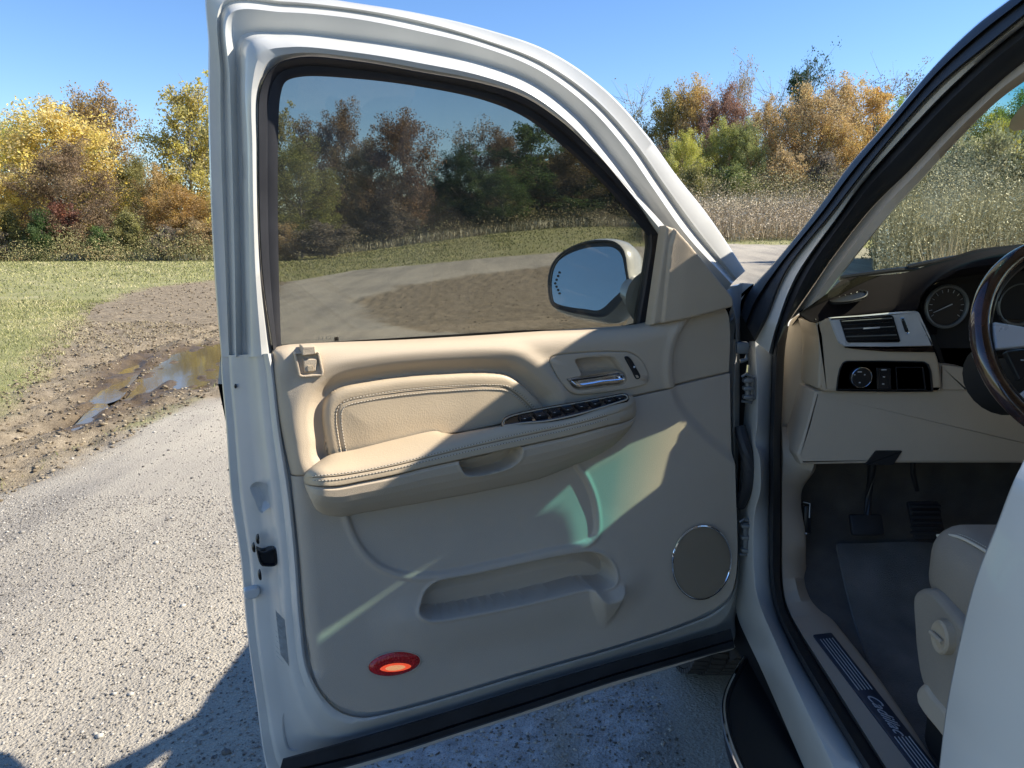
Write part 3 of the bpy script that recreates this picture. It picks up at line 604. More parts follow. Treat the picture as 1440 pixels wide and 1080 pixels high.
# tall dead weeds: field on the right, and brush right in front of the windshield
def stalks(N, sel, h0, h1, w0, cl=2.2):
    r = sel; x, y = r(N); N = len(x); z0 = Tz(x, y) - .03; h = rng.uniform(h0, h1, N) * (1 + .2 * wob(x, y, .8, 2)); ang = rng.uniform(0, 6.28, N); ln = rng.uniform(.0, .3, N) * h
    a2 = rng.uniform(0, 6.28, N); wd = w0 * rng.uniform(.5, 1.5, N)
    ex, ey = np.cos(a2) * wd, np.sin(a2) * wd; tx, ty = x + np.cos(ang) * ln, y + np.sin(ang) * ln; mx_, my_ = x + np.cos(ang) * ln * .35, y + np.sin(ang) * ln * .35
    V = np.stack([np.stack([x - ex * .5, y - ey * .5, z0], 1), np.stack([mx_ + ex, my_ + ey, z0 + h * .6], 1), np.stack([tx, ty, z0 + h], 1), np.stack([mx_ - ex, my_ - ey, z0 + h * .6], 1)], 1).reshape(-1, 3)
    t = np.repeat(np.clip(rng.normal(.5, .22, N) + .25 * wob(x, y, .5, 6), 0, 1), 4); return V, np.arange(N * 4).reshape(-1, 4), np.stack([t, t, t, np.ones_like(t)], 1)
def fieldsel(px0, px1, y0, y1):
    def f(N):
        Yd = y0 + (y1 - y0) * rng.random(N) ** .8; px = rng.uniform(px0, px1, N); return (px - 720) / F_PX * Yd, Yd
    return f
WDM = tintmat('dead_weeds', [(0, (.20, .155, .095)), (.4, (.40, .32, .21)), (.7, (.55, .45, .31)), (1, (.68, .60, .46))])
WGM = tintmat('pale_willow_weeds', [(0, (.19, .175, .11)), (.35, (.38, .345, .225)), (.7, (.56, .51, .36)), (1, (.80, .75, .60))])
def stuff(nm, sel, N, h0, h1, w0, mm, lab, cg):
    V, Fc, at = stalks(N, sel, h0, h1, w0); o = bpy.data.objects.new(nm, fast(nm, V, Fc, mm, attr=at)); COL.objects.link(o); o['kind'] = 'stuff'; tag(o, lab, cg)
stuff('dead_weeds', fieldsel(900, 1280, 34, 56), 45000, .2, 1.1, .016, WDM, 'field of tall tan dead weeds between the gravel and the right tree line', 'weeds')
stuff('green_weeds', fieldsel(930, 1120, 46, 56), 9000, .8, 2.0, .035, WGM, 'greenish weeds at the back of the weed field', 'weeds')
stuff('verge_brush', fieldsel(-120, 330, 44, 46.5), 5000, .1, .6, .02, WGM, 'tan undergrowth where the left lawn meets the tree line', 'weeds')
stuff('verge_brush', fieldsel(380, 940, 50, 56), 14000, .1, .7, .025, WGM, 'dull undergrowth behind the lawn strip seen through the window', 'weeds')
stuff('windshield_weeds', fieldsel(1225, 1600, 15, 24), 30000, .4, 2.2, .008, WGM, 'pale green willow weeds filling the view through the windshield', 'weeds')
stuff('windshield_weeds', fieldsel(1300, 1600, 9.5, 13), 2500, .4, 1.5, .007, WDM, 'bleached dead stalks standing close beyond the hood', 'weeds')
fluff('weed_heads', fieldsel(900, 1280, 33.5, 57), 170000, .3, 2.3, .05, WDM, 'feathery seed heads over the tan weed field', 'weeds')
fluff('scrub_bank', fieldsel(925, 1270, 48, 58), 80000, 1.6, 3.8, .07, tintmat('scrub_leaves', [(0, (.13, .13, .06)), (.4, (.31, .29, .13)), (.7, (.42, .35, .20)), (1, (.55, .46, .30))]), 'olive and tan scrub between the weed field and the right trees', 'scrub')
fluff('verge_brush', fieldsel(-140, 330, 42.5, 47), 60000, .1, 1.9, .05, tintmat('verge_brush_leaves', [(0, (.10, .12, .04)), (.4, (.25, .24, .10)), (.7, (.40, .34, .17)), (1, (.34, .22, .11))]), 'mixed brush along the foot of the left tree line', 'weeds')
fluff('verge_brush', fieldsel(380, 940, 50, 57), 26000, .1, 1.6, .09, tintmat('dull_brush_leaves', [(0, (.05, .06, .03)), (.5, (.14, .13, .065)), (1, (.28, .22, .13))]), 'dull brush at the foot of the trees seen in the window', 'weeds')
fluff('windshield_weeds', fieldsel(1225, 1620, 14, 25), 200000, .5, 3.4, .030, WGM, 'tangled pale willow leaves seen through the windshield', 'weeds')
# small white sign and stake in the lawn
X_, Yd = (760 - 720) / F_PX * 58, 58; zb = float(T0(X_, Yd))
o = thing('yard_sign', (X_, Yd, zb), 'small white rectangular sign on two legs at the tree line, seen through the window', 'sign')
zc = 1.5 + slope(323) * Yd
v, f = box((X_, Yd, zc), (.62, .03, .36)); W('sign_board', v, f, mat('white_sign', (.6, .6, .6), .6), o, smooth=False)
for sx in (-.24, .24): v, f = box((X_ + sx, Yd, (zb + zc - .18) / 2), (.03, .02, zc - .18 - zb)); W('leg', v, f, M['hinge'], o, smooth=False)
# ============================================================ THE CAR: OPEN FRONT DOOR
CAR = thing('parked_suv', (1.6, 1.2, 0), 'pearl white SUV with its front left door standing wide open on the gravel', 'car')
DA = np.array([-.48, 1.33, 0]); DB = np.array([.58, 1.79, 0]); DU = (DB - DA) / np.linalg.norm(DB - DA); DN = np.array([DU[1], -DU[0], 0.]); UPV = np.array([0, 0, 1.])
def prof(z):
    z = np.asarray(z, float)
    return -.012 * np.sin(np.clip((z - .45) / .85, 0, 1) * math.pi) + np.where(z > 1.3, .20 * (z - 1.3), 0)
S = Surf(DA, DN, lambda z: float(prof(z)))
def uz(px, py, off=0.):
    p = S.P(px, py, off); return ((p - DA) @ DU, p[2])
def D(u, z, h): # door coordinates -> world
    u = np.asarray(u)[..., None]; zz = np.asarray(z); return DA + u * DU + (np.asarray(h) + prof(zz))[..., None] * DN + zz[..., None] * UPV
def Z(ox, oy, s, L): return [(ox + x / s, oy + y / s) for x, y in L]
# --- lower shell of the door: nested contours round the trim
low = dict(
 O=[(311, 500), (311, 520), (318, 600), (325, 700), (338, 784), (346, 876), (359, 974), (378, 1090), (392, 1108), (483, 1086), (740, 1004), (870, 962), (1000, 921), (1037, 908), (1035, 870), (1041, 820), (1038, 700), (1042, 560), (1041, 440), (1044, 398)],
 I=[(384, 497), (389, 520), (398, 600), (414, 700), (422, 784), (429, 876), (440, 945), (475, 990), (512, 1003), (570, 993), (740, 944), (870, 907), (960, 877), (1003, 858), (1027, 838), (1037, 800), (1034, 700), (1030, 560), (1032, 440), (1014, 412)])
def lerp_pts(a, b, t): return [(p[0] * (1 - t) + q_[0] * t, p[1] * (1 - t) + q_[1] * t) for p, q_ in zip(a, b)]
rows = []
for t, off in ((0, -.118), (.02, -.112), (.10, -.110), (.14, -.109), (.17, -.090), (.21, -.086), (.40, -.078), (.58, -.066), (.64, -.044), (.70, -.036), (.80, -.032), (.84, -.018), (.90, -.013), (.94, -.016), (.96, -.030), (1.03, -.032)):
    rows.append(S.C(lerp_pts(low['O'], low['I'], t), off))
DOOR = ribbon('front_door', rows, M['jamb'], CAR, sharp=50, label='open white front left door seen from inside')
WP = lambda n_, pts, off, **k: None
# --- window frame (arch)
A = dict(
 O=[(311, 502), (301, 378), (294, 211), (293, 70), (297, -32), (400, -12), (480, 1), (580, 17), (680, 40), (772, 72), (850, 125), (910, 190), (950, 245), (998, 306), (1048, 381)],
 C1=[(322, 502), (317, 378), (311, 211), (310, 110), (314, 2), (400, 2), (490, 11), (585, 28), (680, 55), (765, 88), (838, 140), (893, 200), (935, 260), (980, 322), (1036, 392)],
 C2=[(331, 502), (329, 378), (325, 211), (322, 110), (322, 16), (400, 14), (492, 22), (585, 40), (680, 64), (760, 97), (828, 147), (880, 205), (922, 266), (966, 328), (1030, 398)],
 C3=[(341, 502), (339, 378), (335, 211), (333, 110), (338, 52), (400, 46), (500, 56), (590, 70), (680, 90), (750, 117), (810, 162), (858, 216), (900, 272), (944, 336), (1019, 412)],
 C4=[(353, 502), (350, 378), (347, 211), (344, 110), (352, 58), (395, 52), (502, 62), (590, 76), (680, 97), (748, 125), (805, 170), (850, 224), (892, 280), (937, 344), (1011, 416)],
 C5=[(383, 500), (368, 378), (363, 211), (366, 125), (386, 92), (424, 80), (502, 86), (590, 101), (680, 118), (738, 137), (791, 172), (836, 214), (876, 256), (938, 322), (1004, 418)])
rows = []
def AR(k, off): rows.append(S.C(A[k], off))
def AM(k1, k2, t, off): rows.append(S.C(lerp_pts(A[k1], A[k2], t), off))
AR('O', -.118); AM('O', 'C1', .12, -.110); AM('O', 'C1', .85, -.106); AR('C1', -.104); AM('C1', 'C2', .4, -.112); AM('C1', 'C2', .75, -.104); AR('C2', -.080)
AM('C2', 'C3', .10, -.0765); AM('C2', 'C3', .5, -.084); AM('C2', 'C3', .9, -.0925); AR('C3', -.095); AM('C3', 'C4', .4, -.090); AR('C4', -.048); AM('C4', 'C5', .18, -.036); AM('C4', 'C5', .5, -.030); AM('C4', 'C5', .8, -.034); AR('C5', -.050); AM('C4', 'C5', 1.02, -.062)
ribbon('window_frame', rows, M['jamb'], DOOR, sharp=40)
rows = [S.C(A['O'], -.1181), S.C(A['O'], -.128), S.C(lerp_pts(A['O'], A['C5'], .9), -.124), S.C(A['C5'], -.095)]
ribbon('outer_window_frame', rows, M['paint'], DOOR)
# dark hem line at the rear edge
rows = [S.C([(293, -12), (293, 110), (294, 211), (301, 378), (311, 515), (318, 600), (325, 700), (338, 784), (346, 876), (359, 974), (378, 1090)], o_) for o_ in (-.1195, -.136)]
ribbon('hem_seal', rows, M['edge'], DOOR)
# --- rubber run channel round the glass
g5 = [(386, 505), (368, 378), (363, 211), (366, 125), (386, 92), (424, 80), (502, 86), (590, 101), (680, 118), (738, 137), (791, 172), (836, 214), (876, 256), (936, 322)]
gg = [(396, 505), (392, 378), (391, 211), (395, 132), (402, 115), (424, 108), (502, 111), (590, 122), (680, 141), (736, 164), (786, 201), (828, 239), (862, 274), (914, 335)]
rows = [S.C(g5, -.040), S.C(lerp_pts(g5, gg, .06), -.036), S.C(lerp_pts(g5, gg, .35), -.043), S.C(lerp_pts(g5, gg, .48), -.056), S.C(lerp_pts(g5, gg, .8), -.058), S.C(lerp_pts(g5, gg, 1.0), -.064), S.C(lerp_pts(g5, gg, 1.0), -.078)]
ribbon('window_run_seal', rows, M['seal'], DOOR)
bar = [(914, 325), (926, 322), (935, 323), (934, 332), (925, 395), (916, 460), (899, 466), (906, 400), (914, 345)]
pad('divider_post', S.C(bar, -.062, 50, True), DN, [(0, -.02), (0, 0), (.003, .004), (.006, .004)], M['seal'], DOOR)
# --- glass with thickness
gl = [(385, 520), (380, 378), (378, 211), (382, 118), (410, 96), (502, 98), (590, 111), (680, 129), (738, 150), (791, 187), (836, 227), (876, 268), (925, 330), (915, 400), (905, 472), (740, 484), (560, 498)]
o1 = S.C(gl, -.070, 90, True); v, f = dome(o1, -DN, [(0, 0), (0, .004)]); f.append(tuple(range(89, -1, -1)))
GL_ = W('window_glass', v, f, M['window'], DOOR, smooth=False, label='tinted side window glass of the open door')
# etched mark near the rear lower corner of the glass
ms = [S.P(x_, y_, -.0685) for x_, y_ in ((470, 474), (476, 473.6), (476.2, 479.2), (470.2, 479.6))]
W('glass_mark', ms, [(0, 1, 2, 3)], M['black'], DOOR, smooth=False)
parts = []
for k in range(9):
    x0 = 446 + k * 2.6; w_ = 1.5 + (k * 7 % 3) * .4; y0 = 477.6 - k * .12
    q0 = [S.P(x0, y0, -.0685), S.P(x0 + w_, y0 - .1, -.0685), S.P(x0 + w_, y0 - 3 - k % 2, -.0685), S.P(x0, y0 - 2.8 - k % 2, -.0685)]
    parts += [tube([q0[i], q0[(i + 1) % 4]], .00022, 3) for i in ((0, 2, 3) if k % 2 else (0, 1))]
v, f = merge(parts); W('etched_lettering', v, f, M['mark'], DOOR, kind='stuff')

# --- trim panels as Coons patches in door coordinates with modelled relief
def UZ(pts, n=None, closed=False): return np.array([uz(*p) for p in cat(pts, n, closed)])
c_top = [(385, 505), (388, 497), (401, 491.5), (424, 489), (582, 482), (760, 471), (901, 461), (918, 458.5), (1018, 433), (1030, 432)]
c_split = [(411, 671), (428, 668), (560, 640), (700, 606), (897, 556), (947, 545), (988, 535), (1031, 525)]
c_left = [(385, 505), (389, 545), (396, 599), (411, 671)]
c_right = [(1030, 432), (1033, 470), (1031, 525)]
ins = [(463, 641), (458, 615), (455, 590), (457, 570), (466, 555), (482, 546), (520, 538), (560, 532), (630, 526.5), (692, 525), (715, 528), (735, 540), (751, 555), (763, 569), (762, 577), (735, 586), (704, 596), (660, 606), (600, 615)]
recess_tw = [(1050, 425), (1015, 428), (985, 440), (965, 457), (952, 480), (947, 510), (948, 535), (960, 570), (985, 600), (1015, 628), (1050, 650), (1100, 640), (1100, 420)]
bez = Z(680, 440, 3.6, [(335, 240), (345, 225), (380, 215), (560, 200), (680, 198), (740, 203), (790, 235), (828, 310), (828, 345), (800, 362), (640, 395), (500, 410), (450, 405), (410, 375), (370, 320)])
field = [(482, 680), (488, 720), (502, 758), (522, 785), (545, 800), (580, 808), (640, 803), (700, 790), (770, 774), (822, 763), (836, 752), (839, 730), (834, 700), (822, 672), (810, 655), (800, 620), (640, 640), (500, 660)]
pocket = Z(560, 740, 4.235, [(120, 500), (135, 440), (165, 375), (230, 325), (350, 298), (500, 270), (800, 205), (1050, 158), (1130, 150), (1190, 160), (1245, 195), (1280, 250), (1285, 300), (1265, 335), (1215, 353), (1100, 358), (900, 405), (700, 450), (400, 508), (230, 535), (160, 530)])
cupb = [(828, 822), (850, 829), (874, 820), (872, 840), (862, 872), (852, 889), (846, 888), (838, 865), (828, 838)]
scoop = Z(760, 470, 5.143, [(250, 195), (262, 178), (300, 172), (450, 160), (520, 165), (560, 200), (600, 270), (616, 330), (600, 355), (480, 375), (330, 395), (270, 400), (235, 385), (205, 345), (185, 315), (230, 305), (290, 295)])
poly = {k: UZ(v_, 120, True) for k, v_ in dict(ins=ins, scoop=scoop, rtw=recess_tw, bez=bez, field=field, pocket=pocket, cupb=cupb).items()}
spc = uz(987, 790)
belt = UZ(c_top, 80); spl = UZ(c_split, 80); lft = UZ([(385, 505), (389, 545), (396, 599), (411, 671), (418, 740), (424, 800), (430, 876), (440, 945)], 60)
def cdist(P, c):
    d = np.full(len(P), 9.)
    for a_, b_ in zip(c[:-1], c[1:]):
        e = b_ - a_; t = np.clip(((P - a_) @ e) / (e @ e + 1e-12), 0, 1); d = np.minimum(d, np.linalg.norm(P - a_ - t[:, None] * e, axis=1))
    return d
def Hup(P):
    h = np.zeros(len(P)); d = cdist(P, belt); h -= .024 * (1 - np.sqrt(np.clip(1 - (1 - np.clip(d / .035, 0, 1)) ** 2, 0, 1)))
    d = cdist(P, lft); h -= .020 * (1 - np.sqrt(np.clip(1 - (1 - np.clip(d / .022, 0, 1)) ** 2, 0, 1)))
    d = sdf(P, poly['ins']); h -= .020 * (1 - sst(d, .002, .034)) * (P[:, 0] < 9)
    h += .007 * np.exp(-((d - .05) / .018) ** 2)
    d = sdf(P, poly['rtw']); h -= .016 * (1 - sst(d, -.010, .004)); h += .004 * np.exp(-((d - .016) / .01) ** 2)
    d = sdf(P, poly['bez']); h -= .004 * np.exp(-(d / .0016) ** 2)
    d = sdf(P, poly['scoop']); h -= .040 * (1 - sst(d, -.006, -.001))
    d = cdist(P, spl); h -= .003 * (1 - sst(d, 0, .003))
    return h
def Hlow(P):
    h = np.zeros(len(P)); d = sdf(P, poly['field']); inside = 1 - sst(d, -.006, .001)
    h -= .008 * inside; h += .003 * np.exp(-((d - .006) / .006) ** 2)
    # swelling that carries the map pocket
    pc = poly['pocket'].mean(0); d = sdf(P, poly['pocket']); yl = np.interp(P[:, 0], [poly['pocket'][:, 0].min(), poly['pocket'][:, 0].max()], [uz(590, 850)[1], uz(862, 812)[1]])
    h += .016 * (1 - sst(d, .0, .12)) * (.35 + .65 * sst(yl - P[:, 1], -.03, .03))
    h -= .062 * (1 - sst(d, -.0045, .0005)) * (1 - .25 * sst(-d, 0, .05))
    h += .0025 * np.exp(-((d - .004) / .004) ** 2)
    d = sdf(P, poly['cupb']); zc, z1 = uz(850, 825)[1], uz(850, 890)[1]; h += .026 * sst(-d, -.006, .02) * sst(P[:, 1], z1, zc)
    r = np.hypot(P[:, 0] - spc[0], (P[:, 1] - spc[1])); h += .006 * (1 - sst(r, .072, .088)); 
    d = sdf(P, poly['rtw']); h -= .012 * (1 - sst(d, -.012, .02))
    d = cdist(P, lft); h -= .018 * (1 - np.sqrt(np.clip(1 - (1 - np.clip(d / .03, 0, 1)) ** 2, 0, 1)))
    h += .012 * np.exp(-((P[:, 0] - uz(445, 900)[0] - .02) / .03) ** 2) * 0
    d = cdist(P, spl); h -= .003 * (1 - sst(d, 0, .003))
    return h
def coons(T, B, L, R, nu, nv):
    """T,B left->right ; L,R top->bottom, as (u,z) curves"""
    def rs(c, n): 
        Ls = np.r_[0, np.cumsum(np.linalg.norm(np.diff(c, axis=0), axis=1))]; q_ = np.linspace(0, Ls[-1], n); return np.stack([np.interp(q_, Ls, c[:, j]) for j in range(2)], 1)
    T, B, L, R = rs(T, nu), rs(B, nu), rs(L, nv), rs(R, nv); s = np.linspace(0, 1, nu)[None, :, None]; t = np.linspace(0, 1, nv)[:, None, None]
    return (1 - t) * T[None] + t * B[None] + (1 - s) * L[:, None] + s * R[:, None] - ((1 - s) * (1 - t) * T[0] + s * (1 - t) * T[-1] + (1 - s) * t * B[0] + s * t * B[-1])
def snap(G, polys, cell):
    P = G.reshape(-1, 2).copy(); nv, nu, _ = G.shape
    border = np.zeros((nv, nu), bool); border[[0, -1]] = 1; border[:, [0, -1]] = 1; border = border.ravel()
    for pl in polys:
        lo, hi = pl.min(0) - .01, pl.max(0) + .01; k = np.where(((P > lo) & (P < hi)).all(1) & ~border)[0]
        d = sdf(P[k], pl); e = 1e-4
        gx_ = (sdf(P[k] + [e, 0], pl) - sdf(P[k] - [e, 0], pl)) / (2 * e); gz_ = (sdf(P[k] + [0, e], pl) - sdf(P[k] - [0, e], pl)) / (2 * e)
        m_ = np.abs(d) < cell * .55; P[k[m_]] -= (d[m_, None]) * np.stack([gx_[m_], gz_[m_]], 1)
    return P.reshape(nv, nu, 2)
def trim(name, T, B, L, R, nu, nv, H, m, polys, **k):
    G = coons(T, B, L, R, nu, nv); G = snap(G, polys, .0024); P = G.reshape(-1, 2); V = D(P[:, 0], P[:, 1], H(P))
    idx = np.arange(nu * nv).reshape(nv, nu); Fq = np.stack([idx[:-1, :-1], idx[1:, :-1], idx[1:, 1:], idx[:-1, 1:]], -1).reshape(-1, 4)
    # returned edge: skirt going back into the door
    ring = np.r_[idx[0], idx[1:, -1], idx[-1, -2::-1], idx[-2:0:-1, 0]]; sk = V[ring] - DN * .03; n0 = len(V); n1 = len(ring)
    Fs = np.array([(ring[j], ring[(j + 1) % n1], n0 + (j + 1) % n1, n0 + j) for j in range(n1)])
    V = np.vstack([V, sk]); c = (V.min(0) + V.max(0)) / 2
    me = fast(name, V - c, np.vstack([Fq, Fs]), m, smooth=True); me.set_sharp_from_angle(angle=math.radians(60))
    return Wm(name, me, c, DOOR, **k)
trim('upper_trim', UZ(c_top), UZ(c_split), UZ(c_left), UZ(c_right), 430, 90, Hup, M['vinyl'], [poly['ins'], poly['bez']])
l_low = [(411, 672.5), (418, 740), (424, 800), (430, 876), (438, 935), (449, 965), (466, 986)]
b_low = [(466, 986), (485, 996), (512, 1001), (540, 999), (600, 984), (740, 943), (870, 906), (960, 876), (1003, 856), (1018, 846)]
r_low = [(1031, 526.5), (1032, 600), (1035, 700), (1037, 780), (1034, 815), (1027, 836), (1018, 846)]
sp2 = [(x_, y_ + 1.5) for x_, y_ in c_split]
trim('lower_trim', UZ(sp2), UZ(b_low), UZ(l_low), UZ(r_low), 440, 240, Hlow, M['vinyl_d'], [poly['field'], poly['pocket']])
def relief(name, poly_, Hf, m, cell=.0022, base=True, skirt=.02, **k):
    lo, hi = poly_.min(0), poly_.max(0); us = np.arange(lo[0] - cell, hi[0] + 2 * cell, cell); zs = np.arange(lo[1] - cell, hi[1] + 2 * cell, cell)
    G = np.stack(np.meshgrid(us, zs), -1); nv, nu, _ = G.shape; G = snap(G, [poly_], cell / .55 * .62); P = G.reshape(-1, 2); d = sdf(P, poly_); ok = (d < 1e-4).reshape(nv, nu)
    q_ = ok[:-1, :-1] & ok[1:, :-1] & ok[1:, 1:] & ok[:-1, 1:]; idx = np.arange(nv * nu).reshape(nv, nu); Fq = np.stack([idx[:-1, :-1], idx[:-1, 1:], idx[1:, 1:], idx[1:, :-1]], -1)[q_]
    E_ = {}
    for f_ in Fq:
        for a_, b_ in zip(f_, np.roll(f_, -1)): 
            if (b_, a_) in E_: del E_[(b_, a_)]
            else: E_[(a_, b_)] = 1
    V = D(P[:, 0], P[:, 1], Hf(P)); ed = np.array(list(E_)); bv = np.unique(ed); mp = {b_: len(V) + i for i, b_ in enumerate(bv)}; V = np.vstack([V, V[bv] - DN * skirt])
    Fs = np.array([(b_, a_, mp[a_], mp[b_]) for a_, b_ in ed]); Fa = np.vstack([Fq, Fs]); used = np.unique(Fa); rm = np.zeros(len(V), int); rm[used] = np.arange(len(used)); V = V[used]; Fa = rm[Fa]
    c = (V.min(0) + V.max(0)) / 2; me = fast(name, V - c, Fa, m, smooth=True); me.set_sharp_from_angle(angle=math.radians(50)); return Wm(name, me, c, DOOR, **k)
# --- leather insert with piped seam
insd = UZ(ins[:14], 160)
def Hins(P):
    d = cdist(P, insd); e = sdf(P, poly['ins']); r_ = np.clip(d / .016, 0, 1)
    h = -.013 + .013 * np.sqrt(np.clip(1 - (1 - r_) ** 2, 0, 1)) + .004 * sst(d, .02, .09) - .0022 * np.exp(-((d - .0262) / .0016) ** 2)
    return h - .0025 * (1 - sst(-e, 0, .003)) + .0006 * wob(P[:, 0] * 10, P[:, 1] * 10, 2.2, 3)
relief('leather_insert', poly['ins'], Hins, M['leather'])
def seam(name, curve, d_in, h, step=.0062, ln=.0036, r=.0006, par=DOOR, nrm=None, m=None):
    nrm = DN if nrm is None else nrm; c = np.asarray(curve); L_ = np.r_[0, np.cumsum(np.linalg.norm(np.diff(c, axis=0), axis=1))]; parts = []
    for s_ in np.arange(0, L_[-1] - ln, step):
        a_, b_ = [np.array([np.interp(q_, L_, c[:, j]) for j in range(3)]) for q_ in (s_, s_ + ln)]
        t_ = b_ - a_; i_ = np.cross(nrm, t_); i_ /= np.linalg.norm(i_)
        for dd in d_in: parts.append(tube([a_ + i_ * dd + nrm * h, b_ + i_ * dd + nrm * h], r, 4))
    v, f = merge(parts); return W(name, v, f, m or M['thread'], par, kind='stuff')
half = ins[:14]; sc = np.array([S.P(x_, y_, -.014) for x_, y_ in cat(half, 150)])
tg = np.gradient(sc, axis=0); nn = np.cross(DN, tg); nn /= np.linalg.norm(nn, axis=1)[:, None]
if (nn[75] @ (D(*poly['ins'].mean(0), 0.) - sc[75])) < 0: nn = -nn; sg = -1
else: sg = 1
seam('seam_stitching', sc + nn * .0262, (-.0050 * sg, .0050 * sg), .0142 + .0008, r=.00065)
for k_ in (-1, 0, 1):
    v, f = tube(sc + nn * (.0262 + .0050 * k_) + DN * (.0143 if k_ else .0125), .0007, 5); W('seam_shade', v, f, M['seamshade'], DOOR)  # dark tubes stand for the shade in the insert seam
# --- armrest: traced crest, seams and belly, swept as one body
def crv(pts, off, n=150): return S.C(pts, off, n)
def EO(mid, a_, b_, wa=.07, wb=.16, dip=.004):
    t = np.linspace(0, 1, 80); e = np.sqrt(np.clip(1 - (1 - np.clip(t / wa, 0, 1)) ** 2, 0, 1)); g = np.sqrt(np.clip(1 - (1 - np.clip((1 - t) / wb, 0, 1)) ** 2, 0, 1))
    return list((a_ + (mid - dip * t - a_) * e) * g + b_ * (1 - g))
back = [(431, 664), (440, 655), (463, 640), (500, 632), (560, 617), (611, 606), (618, 607), (628, 611.5), (660, 606), (704, 598), (740, 592), (800, 580), (850, 567), (880, 556), (889, 556)]
crest = [(428, 668), (434, 662), (460, 656), (500, 651), (560, 640), (593, 632), (640, 618), (704, 600), (751, 594), (805, 586), (843, 575), (873, 564.5), (884, 558), (890, 557)]
cr2 = [(427, 672), (436, 668), (470, 664), (510, 659), (560, 648), (600, 638), (650, 626), (704, 612), (760, 600), (805, 592), (850, 580), (880, 570), (891, 563), (893, 561)]
sm = [(427, 675), (438, 672), (471, 670), (510, 664), (560, 654), (600, 644), (650, 632), (704, 620), (760, 608), (805, 598), (850, 586), (880, 576), (892, 569), (894, 566)]
pb = [(428, 680), (440, 683), (471, 684), (510, 677), (560, 667), (600, 657), (650, 646), (704, 634), (760, 622), (805, 612), (850, 600), (878, 593), (892, 586), (895, 580)]
ARW = [crv(back, EO(.010, -.003, -.01)), crv(lerp_pts(back[:14], crest, .12), EO(.020, .0, 0)), crv(lerp_pts(back[:14], crest, .6), EO(.054, .012, .012)), crv(crest, EO(.070, .02, .02)), crv(lerp_pts(crest, cr2, .5), EO(.079, .022, .022)), crv(cr2, EO(.0845, .022, .024)),
        crv(lerp_pts(cr2, sm, .8), EO(.0870, .022, .024)), crv(sm, EO(.0850, .022, .022)), crv(lerp_pts(sm, pb, .25), EO(.0880, .022, .024)), crv(lerp_pts(sm, pb, .9), EO(.088, .022, .024)), crv(pb, EO(.083, .016, .018))]
ribbon('armrest_pad', ARW, M['leather'], DOOR, sharp=45)
def lrow(a_, b_, t): return (ARW[a_] * (1 - t) + ARW[b_] * t)[4:-14]
seam('armrest_stitching', lrow(5, 6, .55), (0,), .0008, r=.0006)
seam('armrest_stitching', lrow(8, 9, .12), (0,), .0008, r=.0006)
for r_ in (lrow(5, 6, .55), lrow(7, 7, 0), lrow(8, 9, .12)): v, f = tube(r_, .0007, 5); W('seam_shade', v, f, M['seamshade'], DOOR)  # seam shade drawn as dark tubes along the armrest
b0 = [(428, 681), (440, 684), (471, 685), (510, 678), (560, 668), (600, 658), (650, 647), (704, 635), (760, 623), (805, 613), (850, 601), (878, 594), (892, 587), (895, 581)]
b1 = [(429, 684), (441, 694), (473, 699), (510, 693), (560, 683), (600, 673), (650, 663), (704, 650), (760, 638), (805, 627), (850, 613), (878, 603), (891, 594), (894, 586)]
b2 = [(431, 690), (442, 708), (475, 715), (512, 709), (560, 700), (600, 692), (650, 683), (704, 671), (760, 659), (802, 645), (842, 630), (868, 617), (884, 603), (892, 590)]
b3 = [(434, 694), (447, 717), (477, 725), (512, 719), (560, 711), (600, 704), (650, 695), (704, 684), (760, 671), (796, 657), (835, 641), (862, 625), (880, 608), (892, 592)]
rows = [crv(b0, EO(.083, .014, .016)), crv(lerp_pts(b0, b1, .3), EO(.0865, .016, .018)), crv(b1, EO(.085, .014, .016)), crv(lerp_pts(b1, b2, .5), EO(.079, .012, .012)), crv(b2, EO(.068, .008, .008)), crv(lerp_pts(b2, b3, .6), EO(.055, .004, .004)), crv(b3, EO(.044, .0, .0)), crv([(x_, y_ + 1.5) for x_, y_ in b3], EO(.016, -.01, -.006)), crv([(x_, y_ + 2) for x_, y_ in b3], -.03)]
pull = [(646, 650), (651, 648), (690, 639), (732, 627.5), (735, 634), (733, 644), (728, 652), (710, 663), (668, 670.5), (656, 668), (650, 660)]
pl_ = np.array([((S.P(x_, y_, .084) - DA) @ DU, S.P(x_, y_, .084)[2]) for x_, y_ in cat(pull, 80, True)])
dr = [cat(r_, 420) for r_ in densify(rows, 14)]; V, Fq = grid(dr); uu = (V - DA) @ DU; dd = sdf(np.stack([uu, V[:, 2]], 1), pl_)
V = V - DN * (.045 * (1 - sst(dd, -.005, .0008)) * (1 - .1 * sst(-dd, 0, .02)))[:, None] * (((V - DA) @ DN) > .03)[:, None]
V += DN * (.0015 * np.exp(-((dd - .003) / .003) ** 2))[:, None]
W('armrest_base', V, Fq, M['vinyl'], DOOR, sharp=60)
# switch plate in the armrest
sw = Z(690, 530, 6.545, [(112, 445), (118, 410), (140, 385), (200, 358), (500, 292), (800, 240), (1100, 185), (1235, 165), (1262, 185), (1255, 205), (1180, 232), (1000, 288), (750, 358), (500, 408), (300, 425), (130, 448)])
so = np.array([S.P(x_, y_, .047) for x_, y_ in cat(sw, 90, True)]); up = UPV * .8 + DN * .6; up /= np.linalg.norm(up)
mid_ = so.mean(0); e1 = DU; fitn = np.cross(e1, np.linalg.svd(so - mid_)[2][1]); 
def planeat(c, n_): return Surf(c, n_)
PLN = np.array([.0, 0, 0]); PLN = DN * .42 + UPV * .9; PLN /= np.linalg.norm(PLN)
SWS = planeat(S.P(790, 582, .050), PLN)
